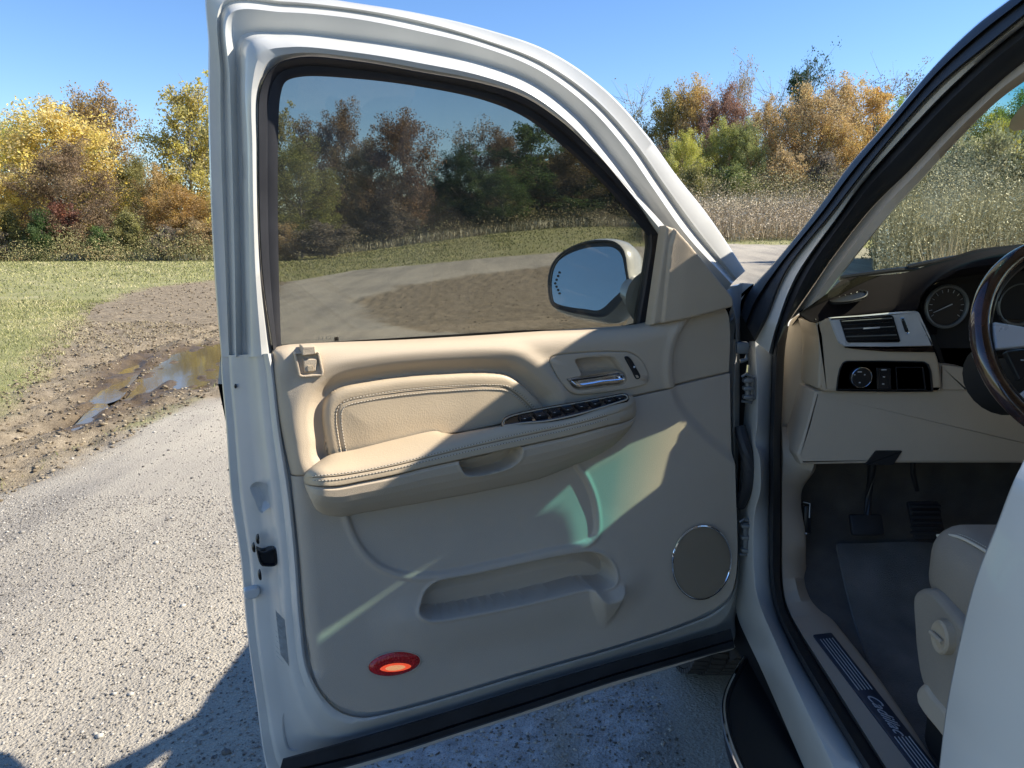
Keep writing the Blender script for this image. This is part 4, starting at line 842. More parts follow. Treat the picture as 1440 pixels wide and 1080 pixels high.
# tilt the plate along the door so that it follows the rising armrest
e_r = S.P(870, 561, .040) - S.P(715, 596, .056); e_f = DN; pn = np.cross(e_r, UPV * -.0 + (S.P(800, 590, .066) - S.P(800, 573, .030))); pn /= np.linalg.norm(pn); pn = pn if pn[2] > 0 else -pn
SWS = planeat(S.P(790, 580, .050) + UPV * .002, pn)
so = SWS.C(sw, 0, 100, True)
pad('switch_plate', so, pn, [(-.004, -.014), (-.004, .000), (-.002, .003), (0, .0035), (.0012, .0018), (.003, .001)], M['gloss'], DOOR)
rim = [o_ for o_ in SWS.C(sw, .0030, 100, True)]; v, f = tube(np.vstack([rim, rim[:2]]), .0016, 6, False); W('switch_plate_rim', v, f, M['leather'], DOOR)
def quad4(sf, q4, off): return np.array([sf.P(x_, y_, off) for x_, y_ in q4])
for k, q4 in enumerate([[(250, 372), (345, 350), (385, 395), (275, 418)], [(385, 340), (478, 320), (530, 372), (420, 392)], [(520, 312), (612, 296), (655, 340), (565, 362)], [(640, 290), (735, 272), (775, 310), (690, 334)], [(770, 262), (862, 246), (900, 282), (815, 304)], [(900, 240), (985, 222), (1020, 254), (940, 276)], [(1040, 215), (1110, 200), (1150, 222), (1075, 244)], [(1140, 195), (1210, 183), (1230, 200), (1170, 218)]]):
    q_ = Z(690, 530, 6.545, q4); o4 = cat(quad4(SWS, q_, .0015), 24, True) if False else np.array([quad4(SWS, q_, .0015)[i // 6] * (1 - (i % 6) / 6) + quad4(SWS, q_, .0015)[(i // 6 + 1) % 4] * ((i % 6) / 6) for i in range(24)])
    pad('window_switch', o4, pn, [(0, 0), (.0004, .004), (.0016, .0058), (.004, .0045 if k % 2 else .0062)], M['black'], DOOR)
    c = quad4(SWS, q_, .0085).mean(0); v, f = box(c, (.004, .0015, .0006)); W('switch_icon', v, f, M['mark'], DOOR, smooth=False)
# --- handle bezel, scoop, lever, lock rocker
bo = np.array([S.P(x_, y_, -.001) for x_, y_ in cat(bez, 110, True)])
scoop = Z(760, 470, 5.143, [(250, 195), (262, 178), (300, 172), (450, 160), (520, 165), (560, 200), (600, 270), (616, 330), (600, 355), (480, 375), (330, 395), (270, 400), (235, 385), (205, 345), (185, 315), (230, 305), (290, 295)])
sq = np.array([S.P(x_, y_, 0) for x_, y_ in cat(scoop, 110, True)])
v, f = dome(bo, DN, [(0, -.012), (0, .001), (.0015, .0025), (.004, .003)]); v2 = v[:-1]; f2 = [q_ for q_ in f if len(q_) == 4]
nb = len(bo); last = len(v2) - nb
cen = bo.mean(0); ab = np.argsort(np.arctan2((bo - cen)[:, 2], (bo - cen) @ DU)); 
def polar(loop, c, n=160):
    u_, z_ = (loop - c) @ DU, (loop - c)[:, 2]; a_ = np.unwrap(np.arctan2(z_, u_)); r_ = np.hypot(u_, z_)
    if a_[-1] < a_[0]: a_ = a_[::-1]; r_ = r_[::-1]
    T = np.linspace(-math.pi, math.pi, n, endpoint=False); a3 = np.concatenate([a_ - 2 * math.pi, a_, a_ + 2 * math.pi]); r3 = np.tile(r_, 3); return T, np.interp(T, a3, r3)
cc = sq.mean(0); T_, rb = polar(bo, cc); _, rs_ = polar(sq, cc)
def pr(r_, h): return np.array([cc + DU * math.cos(t) * q_ + UPV * math.sin(t) * q_ + DN * (h - ((cc - DA) @ DN) + float(prof(cc[2]))) for t, q_ in zip(T_, r_)])
ribbon('handle_bezel', [pr(rb, -.012), pr(rb, .0015), pr(rb - .0015, .0032), pr(rb * .4 + rs_ * .6, .0035), pr(rs_ + .0015, .003), pr(rs_, .0), pr(rs_ * .97, -.018), pr(rs_ * .8, -.026), pr(rs_ * .3, -.028), pr(rs_ * .02, -.028)], M['vinyl'], DOOR, wrap=True, sharp=50)
lev = Z(760, 470, 5.143, [(190, 325), (240, 312), (400, 290), (520, 270), (565, 268), (590, 278), (605, 305), (600, 335), (560, 350), (440, 362), (330, 380), (275, 385), (245, 372), (215, 348)])
lo_ = np.array([S.P(x_, y_, .002) for x_, y_ in cat(lev, 80, True)])
pad('door_handle', lo_, DN, [(0, -.012), (0, .0), (.001, .004), (.003, .0065), (.007, .005), (.011, .001), (.014, -.004)], M['chrome'], DOOR)
lk = Z(760, 470, 5.143, [(608, 165), (625, 158), (650, 175), (690, 240), (722, 305), (715, 320), (690, 325), (660, 270), (628, 210)])
pad('lock_switch', np.array([S.P(x_, y_, .003) for x_, y_ in cat(lk, 50, True)]), DN, [(0, -.004), (0, .001), (.0012, .0022), (.004, .001)], M['black'], DOOR)
c = S.P(892, 516, .0065); v, f = box(c, (.004, .001, .004)); W('lock_icon', v, f, M['mark'], DOOR, smooth=False)
# --- belt sealing block at the rear top corner
def qd(pts, off, prof_, m, nm, n=40, **k):
    pp = []
    for i in range(len(pts)):
        a_, b_ = np.array(pts[i]), np.array(pts[(i + 1) % len(pts)])
        pp += [a_ * (1 - t) + b_ * t for t in np.linspace(0.06, .94, n // len(pts))]
    return pad(nm, np.array([S.P(x_, y_, off) for x_, y_ in pp]), DN, prof_, m, DOOR, **k)
L6 = lambda L: Z(400, 470, 6, L)
qd(L6([(75, 150), (290, 140), (330, 320), (320, 350), (150, 362), (118, 350)]), .007, [(0, -.02), (0, .003), (.0012, .0050), (.0032, .0050), (.0040, .003), (.0045, -.003)], M['vinyl'], 'clip_frame', 60)
qd(L6([(145, 100), (255, 96), (265, 165), (148, 180)]), .012, [(0, -.03), (0, .002), (.0015, .0045), (.004, .0045)], M['vinyl'], 'clip_tab')
qd(L6([(150, 205), (262, 200), (270, 215), (255, 305), (170, 318), (160, 300)]), .001, [(0, -.006), (0, .008), (.0015, .010), (.004, .010)], M['vinyl'], 'clip_body')
qd(L6([(192, 265), (240, 262), (244, 308), (196, 312)]), .0116, [(0, -.001), (0, .0008), (.001, .001)], M['leather'], 'clip_button', 24)
# --- mirror triangle cover
sail = []
for a_, b_ in zip([(938, 317), (949, 321), (1027, 417), (1029, 431), (970, 447), (917, 458)], [(949, 321), (1027, 417), (1029, 431), (970, 447), (917, 458), (938, 317)]): sail += [tuple(np.array(a_) * (1 - t) + np.array(b_) * t) for t in np.linspace(0, 1, 20, endpoint=False)]
sailp = np.array([uz(x_, y_, -.006) for x_, y_ in sail]); sline = np.array([uz(948, 322, -.006), uz(941, 345, -.006), uz(930, 457, -.006)])
def Hsail(P):
    e = -sdf(P, sailp); d = cdist(P, sline); uu_ = np.interp(P[:, 1], sline[::-1, 1], sline[::-1, 0]); right = sst(P[:, 0] - uu_, -.002, .003)
    return -.014 + .008 * np.sqrt(np.clip(1 - (1 - np.clip(e / .006, 0, 1)) ** 2, 0, 1)) + .007 * right + .004 * sst(P[:, 0] - uu_, 0, .05)
relief('mirror_sail_trim', sailp, Hsail, M['vinyl'])
# --- speaker grille with chrome ring
th = np.linspace(0, 2 * math.pi, 72, endpoint=False)
def ell(cx, cy, a_, b_, off, tilt=0.): return np.array([S.P(cx + a_ * math.cos(t) * math.cos(tilt) - b_ * math.sin(t) * math.sin(tilt), cy + a_ * math.cos(t) * math.sin(tilt) + b_ * math.sin(t) * math.cos(tilt), off) for t in th])
e_ = ell(986.5, 791, 41, 51.5, .008, .12); v, f = tube(np.vstack([e_, e_[:2]]), .0027, 8, False); W('speaker_ring', v, f, M['chrome'], DOOR)
pad('speaker_grille', ell(986.5, 791, 40.5, 51, .006, .12), DN, [(0, -.008), (0, .0), (.003, .001), (.02, .0025)], M['grille'], DOOR)
# --- red courtesy reflector
e_ = ell(554.5, 933.5, 37.5, 17, .004, -.16); v, f = tube(np.vstack([e_, e_[:2]]), .0012, 6, False); W('lens_rim', v, f, M['vinyl_d'], DOOR)
pad('courtesy_light', ell(554.5, 933.5, 36.5, 16.2, .002, -.16), DN, [(0, -.006), (0, .001), (.004, .0045), (.010, .0065)], M['reflector'], DOOR, label='glowing red courtesy light near the bottom of the door trim')
pad('lens_core', ell(556, 938.5, 24, 7.2, .0072, -.10), DN, [(0, -.003), (0, .0008), (.003, .0016)], M['reflector_c'], DOOR)
LC = mat('lamp_filament_glow', (.9, .55, .25), .2, coat=1, bump=(300, .9, .002, 'v'), emit=((1, .4, .15), .3))
pad('lens_hotspot', ell(556, 939, 14, 3.6, .0086, -.10), DN, [(0, -.002), (0, .0006), (.0015, .001)], LC, DOOR)
# --- bottom weatherstrip
w0 = [(398, 1066.5), (480, 1044), (560, 1021), (650, 994), (740, 966), (860, 931), (960, 903), (1028, 884)]
w1 = [(392, 1088), (480, 1068), (560, 1046), (650, 1017), (740, 989), (860, 950), (960, 921), (1031, 900)]
w2 = [(392, 1104), (480, 1081), (560, 1058), (650, 1029), (740, 1000), (860, 960), (960, 931), (1033, 911)]
rows = [crv(w0, -.035, 80), crv(w0, -.010, 80), crv(lerp_pts(w0, w1, .1), -.004, 80), crv(lerp_pts(w0, w1, .9), -.002, 80), crv(w1, -.008, 80), crv(lerp_pts(w1, w2, .15), .003, 80), crv(lerp_pts(w1, w2, .8), .002, 80), crv(w2, -.012, 80), crv(w2, -.05, 80)]
ribbon('bottom_weatherstrip', rows, M['rubber'], DOOR, sharp=30)
# --- shut-face details: latch, screws, boss, decal, plugs, pressing
def sp(px, py, off): return S.P(px, py, off)
latch = Z(310, 640, 5.4, [(278, 720), (300, 728), (330, 735), (415, 712), (425, 835), (330, 845), (312, 840), (290, 800)])
pad('door_latch', np.array([sp(x_, y_, -.052) for x_, y_ in cat(latch, 50, True)]), DN, [(0, -.02), (0, 0), (.001, .001), (.003, .001), (.0045, -.008)], M['black'], DOOR)
for L_ in ([(270, 650), (280, 615), (292, 610), (295, 640), (293, 675), (280, 672)], [(240, 712), (248, 680), (258, 675), (266, 705), (262, 738), (250, 735)], [(286, 915), (292, 888), (304, 880), (312, 915), (310, 948), (296, 945)]):
    pad('latch_screw', np.array([sp(x_, y_, -.058) for x_, y_ in cat(Z(310, 640, 5.4, L_), 24, True)]), DN, [(0, -.01), (0, .001), (.0015, .003), (.003, .001)], M['black'], DOOR)
press = Z(310, 640, 5.4, [(225, 240), (260, 205), (320, 205), (370, 250), (400, 310), (395, 380), (340, 420), (318, 440), (290, 420), (260, 340), (235, 290)])
pad('latch_pressing', np.array([sp(x_, y_, -.058) for x_, y_ in cat(press, 60, True)]), DN, [(0, .001), (.0015, .0005), (.006, -.004), (.014, -.009)], M['jamb'], DOOR)
pad('overslam_bump', np.array([sp(x_, y_, -.082) for x_, y_ in cat([(343, 829), (350, 826), (362, 824), (366, 830), (362, 838), (350, 842), (344, 840)], 36, True)]), DN, [(0, -.006), (0, .004), (.002, .008), (.005, .009)], M['jamb'], DOOR)
st = [sp(x_, y_, -.040) for x_, y_ in Z(330, 820, 4.152, [(238, 158), (292, 215), (318, 488), (268, 415)])]
W('service_decal', st, [(0, 1, 2, 3)], M['sticker'], DOOR, smooth=False)
parts = [tube([sp(387 + (k % 3), 866 + k * 7, -.0395), sp(396 + k * .4, 874 + k * 7.4, -.0395)], .0004, 3) for k in range(9)]
v, f = merge(parts); W('decal_lettering', v, f, M['mark'], DOOR, kind='stuff')
for (x_, y_, a_, b_, of) in ((331, 543, 1.8, 3, -.084), (523, 1020, 6, 5, -.05), (418, 606, 1.2, 1.5, -.02)):
    pad('rubber_plug', ell(x_, y_, a_, b_, of), DN, [(0, -.004), (0, .002), (.001, .004)], M['black'], DOOR)
pad('drain_boss', np.array([sp(x_, y_, -.074) for x_, y_ in cat([(457, 1030), (458, 1024), (463, 1028), (474, 1030), (477, 1035), (470, 1038), (460, 1036)], 30, True)]), DN, [(0, -.004), (0, .003), (.002, .006)], M['jamb'], DOOR)
pad('corner_pressing', np.array([sp(x_, y_, -.078) for x_, y_ in cat([(399, 1003), (406, 1001), (440, 1008), (500, 1024), (470, 1040), (407, 1056), (402, 1050), (397, 1020)], 60, True)]), DN, [(0, .0), (.003, -.0005), (.006, -.004), (.02, -.004)], M['jamb'], DOOR)
# --- exterior skin (seen only from outside)
sk = S.C(low['O'], -.1185); sk = np.vstack([sk, S.C([(1044, 398), (1030, 450), (1005, 462), (920, 476), (740, 490), (560, 502), (384, 513), (311, 500)], -.1185, 60)[1:-1]])
pad('outer_skin', sk, -DN, [(0, 0), (.002, .012), (.02, .022), (.06, .028)], M['paint'], DOOR)
# inner carcass behind the trim so no light leaks
cc_ = S.C(low['I'], -.034); cc_ = np.vstack([cc_, S.C([(1014, 412), (920, 462), (740, 474), (560, 486), (384, 497)], -.034, 40)[1:-1]])
pad('inner_carcass', cc_ - DN * .078, -DN, [(-.004, 0), (-.004, .005)], M['dark'], DOOR)
v, f = box(D(np.array(.56), np.array(1.255), -.075), (.86, .06, .03)); vv = v - v.mean(0); R_ = np.stack([DU, DN, UPV]); v = vv @ R_ + D(np.array(.50), uz(640, 492)[1] - .02, -.095) - UPV * .05; W('belt_molding', v, f, M['rubber'], DOOR)
# --- door mirror
MC = S.P(828, 392, -.30); MN = np.array([-.60, -.77, .205]); MN /= np.linalg.norm(MN); SM = Surf(MC, MN)
mg = Z(740, 240, 3.6, [(125, 640), (120, 560), (145, 480), (200, 430), (300, 392), (380, 384), (440, 388), (480, 420), (500, 500), (505, 575), (440, 650), (370, 707), (300, 702), (200, 688), (145, 668)])
mh = Z(740, 240, 3.6, [(118, 660), (108, 560), (130, 470), (190, 405), (295, 358), (390, 348), (450, 358), (495, 400), (515, 500), (522, 585), (470, 680), (395, 742), (300, 735), (200, 715), (135, 690)])
go_ = SM.C(mg, -.002, 90, True); ho = SM.C(mh, .006, 90, True)
MIR = W('mirror_housing', *dome(ho, -MN, [(.006, .012), (.006, .004), (.003, .0), (0, .003), (-.006, .02), (-.010, .05), (-.004, .085), (.012, .115), (.035, .135), (.06, .142)]), M['paint'], DOOR)
pad('mirror_bezel', SM.C(mh, .0045, 90, True), MN, [(.001, -.006), (.001, .001), (.003, .0015), (.0055, .0008), (.007, -.004), (.008, -.006)], M['black'], DOOR)
pad('mirror_glass', go_, MN, [(0, -.003), (0, .0), (.0008, .0006)], M['mirrorm'], DOOR, smooth=True, sharp=10, label='mirror glass reflecting blue sky with a chevron of dots')
for (x_, y_) in Z(740, 240, 3.6, [(167, 515), (160, 533), (152, 552), (145, 570), (152, 587), (160, 604), (167, 621)]):
    c = SM.P(x_, y_, .0002); a_ = np.cross(MN, UPV); a_ /= np.linalg.norm(a_); b_ = np.cross(MN, a_)
    o8 = [c + (a_ * math.cos(t) + b_ * math.sin(t)) * .0030 for t in np.linspace(0, 6.283, 12, endpoint=False)]; pad('signal_dot', np.array(o8), MN, [(0, -.0006), (0, .0003)], M['black'], DOOR)
hz = lambda L, o_: np.array([S.P(x_, y_, o_) for x_, y_ in Z(740, 240, 3.6, L)])
arm0 = hz([(640, 400), (645, 560), (640, 760), (615, 790)], -.09); arm1 = hz([(600, 384), (612, 550), (600, 700), (560, 740)], -.15); arm2 = hz([(540, 372), (545, 470), (540, 600), (500, 690)], -.23)
v1, f1 = tube([S.P(918, 420, -.08), S.P(903, 414, -.15), S.P(886, 408, -.24), MC - MN * .06], [.052, .044, .040, .036], 20)
W('mirror_arm', v1, f1, M['paint'], DOOR)
v, f = tube([S.P(922, 420, -.07), S.P(917, 418, -.11)], [.070, .052], 20); W('mirror_base', v, f, M['paint'], DOOR)
# ============================================================ CAR BODY AND INTERIOR
def Xz(z): return np.where(z > 1.3, .36 * (z - 1.3), 0.)
BS = Surf((.59, 0, 0), (-1, 0, 0), lambda z: -float(Xz(z)))
def SY(Y_): return Surf((0, Y_, 0), (0, -1, 0))
def SZ(z_): return Surf((0, 0, z_), (0, 0, 1))
def SX(x_): return Surf((x_, 0, 0), (-1, 0, 0))
K0 = [(1800, -170), (1620, -115), (1500, -58), (1420, 0), (1373, 36), (1318, 89), (1248, 172), (1195, 233), (1146, 300), (1087, 373), (1050, 416), (1042, 442)]
K1 = [(1800, -145), (1620, -88), (1500, -24), (1440, 24), (1387, 67), (1321, 121), (1248, 201), (1205, 255), (1170, 300), (1107, 380), (1078, 450), (1062, 480)]
K2 = [(1800, -132), (1620, -76), (1500, -12), (1440, 36), (1396, 71), (1331, 131), (1257, 209), (1214, 257), (1182, 302), (1121, 392), (1094, 463), (1086, 500)]
K3 = [(1800, -80), (1620, -25), (1500, 42), (1440, 86), (1410, 110), (1340, 174), (1276, 241), (1245, 271), (1218, 300), (1170, 362), (1134, 415), (1108, 452)]
K4 = [(1800, -40), (1620, 15), (1500, 78), (1440, 115), (1401, 144), (1340, 205), (1306, 243), (1281, 270), (1258, 295), (1235, 322), (1196, 370), (1164, 412)]
L0 = [(1050, 480), (1052, 530), (1050, 600), (1048, 640), (1048, 680), (1048, 700), (1047, 730), (1046, 783), (1047, 810), (1049, 844), (1054, 870), (1067, 900), (1086, 940), (1147, 1080), (1222, 1250)]
L1 = [(1062, 480), (1065, 530), (1065, 597), (1062, 622), (1068, 642), (1069, 690), (1062, 718), (1059, 760), (1060, 795), (1063, 829), (1072, 860), (1088, 897), (1107, 940), (1173, 1080), (1255, 1250)]
L2 = [(1086, 500), (1085, 530), (1083, 597), (1082, 628), (1082, 645), (1082, 690), (1081, 723), (1081, 760), (1082, 803), (1085, 835), (1091, 860), (1107, 897), (1130, 940), (1214, 1080), (1318, 1250)]
L3 = [(1108, 452), (1103, 500), (1100, 560), (1098, 610), (1098, 640), (1098, 690), (1098, 723), (1098, 760), (1098, 815), (1101, 838), (1106, 858), (1127, 897), (1153, 940), (1242, 1080), (1350, 1250)]
def R2(nm, a, b, offs, m, ts=(0, 1), **k):
    return ribbon(nm, [BS.C(lerp_pts(a, b, t), o_) for t, o_ in zip(ts, offs)], m, CAR, **k)
# outer roof-rail / pillar: painted skin, black weatherstrip, bright jamb strip, inner seal, pillar trim
BODY = ribbon('body_side_frame', [BS.C(lerp_pts(K0, K1, -.05), -.10), BS.C(lerp_pts(K0, K1, -.05), -.012), BS.C(K0, 0), BS.C(lerp_pts(K0, K1, .02), .004), BS.C(lerp_pts(K0, K1, .9), -.015)], M['paint'], CAR)
R2('pillar_weatherstrip', K0, K1, (.004, .014, .016, .004, .010, .008, -.004), M['rubber'], (.0, .08, .34, .42, .55, .9, 1.0))
R2('pillar_jamb', K1, K2, (-.006, -.004, -.012, -.04), M['jamb'], (-.02, .3, .8, 1.06), sharp=50)
R2('door_opening_seal', K2, K3, (-.036, -.022, -.020, -.033, -.052, -.068), M['rubber'], (-.02, .12, .3, .55, .85, 1.03))
R2('pillar_trim', K3, K4, (-.076, -.066, -.066, -.082, -.100), M['vinyl_d'], (-.03, .1, .5, .93, 1.0), sharp=50)
# lower jamb: hinge pillar running down into the sill
def kinks(c): return c
rows = [BS.C([(x_ - 16, y_) for x_, y_ in L0], -.02), BS.C(L0, -.012), BS.C(lerp_pts(L0, L1, .8), -.006), BS.C(L1, -.008), BS.C(lerp_pts(L1, L2, .12), -.013), BS.C(lerp_pts(L1, L2, .85), -.046), BS.C(lerp_pts(L1, L2, 1.04), -.060)]
ribbon('hinge_pillar', rows, M['jamb'], CAR, sharp=40)
R2('sill_seal', L2, L3, (-.058, -.044, -.040, -.055, -.078, -.092), M['rubber'], (-.02, .15, .35, .6, .9, 1.03))
rows = [SY(1.95).C([(1026, 436), (1026, 600), (1026, 760), (1026, 930)], 0), SY(1.86).C([(1066, 440), (1070, 600), (1066, 760), (1075, 905)], 0)]
ribbon('hinge_gap_shade', rows, M['dark'], CAR)  # dark sheet stands for the shade inside the hinge gap
# kick panel and sill trim
T3 = [(1098, 600), (1098, 640), (1098, 690), (1098, 750), (1098, 800), (1101, 840), (1108, 862), (1120, 885), (1168, 962), (1242, 1080), (1330, 1220)]
T4 = [(1118, 600), (1147, 652), (1127, 690), (1133, 754), (1134, 796), (1145, 832), (1162, 860), (1178, 880), (1240, 960), (1320, 1080), (1410, 1220)]
rows = [BS.C(T3, -.094), BS.C(lerp_pts(T3, T4, .06), -.088), BS.C(lerp_pts(T3, T4, .5), [-.12] * 5 + [-.135] * 4), BS.C(lerp_pts(T3, T4, .95), [-.155] * 4 + [-.19] * 6), BS.C(T4, [-.165] * 4 + [-.20] * 6), BS.C([(x_ + 1, y_ + 2) for x_, y_ in T4], [-.30] * 4 + [-.24] * 6)]
KICK = ribbon('sill_trim', rows, M['vinyl_d'], CAR, sharp=45)
def silloff(px, py, e): return BS.P(px, py, e)
sc_o = Z(1000, 740, 3.177, [(462, 498), (505, 490), (545, 490), (650, 620), (780, 780), (1005, 1080), (1120, 1235), (1060, 1290), (900, 1080), (730, 850), (560, 630)])
tl3, tl4 = cat(T3, None), cat(T4, None)
def SP(px, py, h=0.):
    xa = np.interp(py, tl3[:, 1], tl3[:, 0]); xb = np.interp(py, tl4[:, 1], tl4[:, 0]); t = (px - xa) / (xb - xa)
    return BS.P(px, py, float(np.interp(t, [.06, .5, .95], [-.088, -.135, -.19]))) + UPV * h
q_l = lambda t: (1145 + (1283 - 1145) * t, 897 + (1080 - 897) * t); q_r = lambda t: (1171 + (1316 - 1171) * t, 894 + (1080 - 894) * t)
def q_m(t, s_): return tuple(np.array(q_l(t)) * (1 - s_) + np.array(q_r(t)) * s_)
sn = np.cross(SP(*q_m(.8, .5)) - SP(*q_m(.4, .5)), SP(*q_m(.6, .9)) - SP(*q_m(.6, .1))); sn /= np.linalg.norm(sn); sn = sn if sn[2] > 0 else -sn
rows = [np.array([SP(*q_m(t, s_), h_) for t in np.linspace(-.01, 1.5, 40)]) for s_, h_ in ((.0, -.003), (.0, .0035), (.06, .0048), (.94, .0048), (1.0, .0035), (1.0, -.003))]
SCUFF = ribbon('scuff_plate', rows, mat('dark_brushed_plate', (.07, .085, .13), .35, metal=.5, var=(40, .15)), CAR, sharp=50)
for a_, b_ in ((.03, .42), (.78, 1.5)):
    for s_ in (.16, .32, .48, .64, .80):
        v, f = tube([SP(*q_m(t, s_), .0055) for t in np.linspace(a_, b_, 8)], .0010, 6); W('plate_rib', v, f, M['silver'], SCUFF)
# script lettering pressed into the plate
def text(name, body, origin, ex, ey, size, m, parent, shear=.0, ext=.0004):
    cu = bpy.data.curves.new(name, 'FONT'); cu.body = body; cu.size = size; cu.shear = shear; cu.extrude = ext; cu.align_x = 'CENTER'; cu.align_y = 'CENTER'
    ob = bpy.data.objects.new(name, cu); COL.objects.link(ob); dg = bpy.context.evaluated_depsgraph_get(); me = bpy.data.meshes.new_from_object(ob.evaluated_get(dg)); bpy.data.objects.remove(ob)
    n_ = np.cross(ex, ey); co = np.zeros(len(me.vertices) * 3); me.vertices.foreach_get('co', co); co = co.reshape(-1, 3)
    P_ = np.array(origin) + co[:, :1] * ex + co[:, 1:2] * ey + co[:, 2:] * n_; c = (P_.min(0) + P_.max(0)) / 2; me.vertices.foreach_set('co', (P_ - c).ravel()); me.materials.clear(); me.materials.append(m); me.update()
    return Wm(name, me, c, parent)
qc = lambda t: tuple((np.array(q_l(t)) + np.array(q_r(t))) / 2)
e1 = SP(*qc(.75), .009) - SP(*qc(.45), .009); e1 /= np.linalg.norm(e1); e2 = np.cross(sn, e1)
text('script_lettering', 'Cadillac', SP(*qc(.60), .0056), e1, e2, .034, M['silver'], SCUFF, shear=.55)
# --- dash
def ylerp(pts, ys, n=None):
    c = cat(pts, n); yy_ = np.interp(np.linspace(0, 1, len(c)), np.linspace(0, 1, len(ys)), ys); return np.array([SY(y_).P(a_[0], a_[1]) for a_, y_ in zip(c, yy_)])
wbase = [(1150, 418), (1166, 409), (1186, 393), (1225, 388), (1274, 383), (1319, 367), (1345, 359), (1372, 351), (1410, 346), (1440, 343), (1520, 340)]
mid_ = [(1142, 424), (1160, 420), (1185, 408), (1225, 402), (1270, 395), (1312, 380), (1345, 368), (1375, 360), (1410, 354), (1440, 350), (1520, 347)]
fr_ = [(1124, 438), (1142, 442), (1170, 443), (1215, 437), (1262, 428), (1290, 414), (1310, 396), (1335, 380), (1370, 368), (1420, 360), (1520, 356)]
fr2 = [(1124, 441), (1144, 453), (1168, 447), (1215, 441), (1262, 437), (1289, 434), (1296, 415), (1312, 398), (1330, 391), (1372, 384), (1520, 372)]
DASH = ribbon('dashboard_top', [ylerp([(x_, y_ + 6) for x_, y_ in wbase], [1.735, 1.81, 1.87, 1.91, 1.91, 1.91]), ylerp(wbase, [1.725, 1.80, 1.86, 1.90, 1.90, 1.90]), ylerp(mid_, [1.722, 1.785, 1.83, 1.84, 1.81, 1.79]), ylerp(fr_, [1.725, 1.762, 1.762, 1.72, 1.66, 1.63]), ylerp(lerp_pts(fr_, fr2, .5), [1.722, 1.758, 1.756, 1.71, 1.65, 1.62]), ylerp(fr2, [1.722, 1.757, 1.754, 1.715, 1.67, 1.64]), ylerp([(x_, y_ + 3) for x_, y_ in fr2], [1.85, 1.80, 1.76, 1.74])], M['brown'], CAR, sharp=60)
# demister vent
dv = Z(1080, 320, 3.6, [(285, 358), (330, 340), (400, 325), (470, 318), (505, 328), (500, 348), (450, 368), (380, 380), (320, 378)])
SD = Surf(SY(1.785).P(1188, 417), np.array([-.1, -.35, .93])); dn_ = SD.n
pad('demister_vent', SD.C(dv, .004, 50, True), dn_, [(0, -.004), (0, .002), (.002, .003), (.004, .002), (.005, -.001)], M['black'], CAR)
for k in range(5): a_ = SD.P(1172 + k * 8, 419 - k * 1.8, .004); b_ = SD.P(1179 + k * 8, 411 - k * 1.8, .004); v, f = tube([a_, b_], .0012, 5); W('vent_fin', v, f, M['black'], CAR)
# beige dash shell
DF = SY(1.765)
def dpad(nm, pts, off, prof_, m, n=60, par=None, smoothc=True, **k):
    if smoothc: o_ = DF.C(pts, off, n, True)
    else:
        pp = []
        for i in range(len(pts)):
            a_, b_ = np.array(pts[i], float), np.array(pts[(i + 1) % len(pts)], float); pp += [a_ * (1 - t) + b_ * t for t in np.linspace(0.03, .97, max(2, n // len(pts)))]
        o_ = np.array([DF.P(x_, y_, off) for x_, y_ in pp])
    return pad(nm, o_, np.array([0, -1., 0]), prof_, m, par or CAR, **k)
Zd = lambda L: Z(1080, 320, 3.6, L)
knee = [(1146, 549), (1250, 550), (1330, 546), (1400, 550), (1560, 550), (1560, 655), (1422, 652), (1256, 652), (1150, 654), (1126, 654), (1120, 640), (1133, 600)]
dpad('column_surround', [(1322, 512), (1357, 517), (1360, 549), (1322, 549)], .002, [(0, -.08), (0, -.003), (.002, 0), (.004, .0005)], M['vinyl_d'], 40, smoothc=False)
dpad('bracket_shade_patch', [(1232, 634), (1269, 634), (1256, 654), (1217, 654)], .0045, [(0, -.01), (0, 0), (.001, .0005)], M['dark'], 32, smoothc=False)  # dark pad on the panel stands for a shaded opening
dpad('knee_panel', knee, .0, [(0, -.10), (0, -.010), (.002, -.003), (.006, 0), (.009, .0005)], M['vinyl_d'], 180, smoothc=False)
dpad('dash_surround', [(1145, 454), (1160, 447), (1200, 444), (1290, 437), (1300, 460), (1314, 492), (1319, 505), (1323, 530), (1323, 549), (1312, 551), (1176, 551), (1160, 551), (1149, 546), (1150, 510), (1150, 475)], .012, [(0, -.10), (0, -.008), (.002, .001), (.005, .003), (.008, .0035)], M['vinyl'], 140, smoothc=False)
cap0 = Zd([(110, 475), (135, 448), (165, 440), (205, 455), (235, 485), (252, 540), (258, 600), (255, 815), (215, 940), (190, 1010), (150, 1140), (110, 1110), (65, 1060), (62, 900), (75, 700), (92, 560)])
CE = Surf(BS.P(1110, 560, -.120), np.array([-.75, -.66, .0]))
pad('dash_end_cap', CE.C(cap0, 0, 110, True), CE.n, [(0, -.06), (0, -.004), (.002, .001), (.006, .004), (.02, .006)], M['vinyl'], CAR)
SILV = dpad('vent_bezel', Zd([(308, 456), (450, 447), (745, 420), (762, 430), (790, 490), (815, 545), (834, 598), (600, 604), (385, 602), (360, 585), (340, 540)]), .0195, [(0, -.006), (0, .002), (.0015, .0045), (.004, .005)], M['silver'], 110, smoothc=False)
dpad('air_vent', Zd([(362, 466), (500, 456), (622, 444), (632, 450), (668, 574), (660, 580), (405, 582), (396, 572)]), .0255, [(0, -.001), (0, .002), (.0015, .002), (.0022, .0), (.004, -.0)], M['black'], 80, smoothc=False)
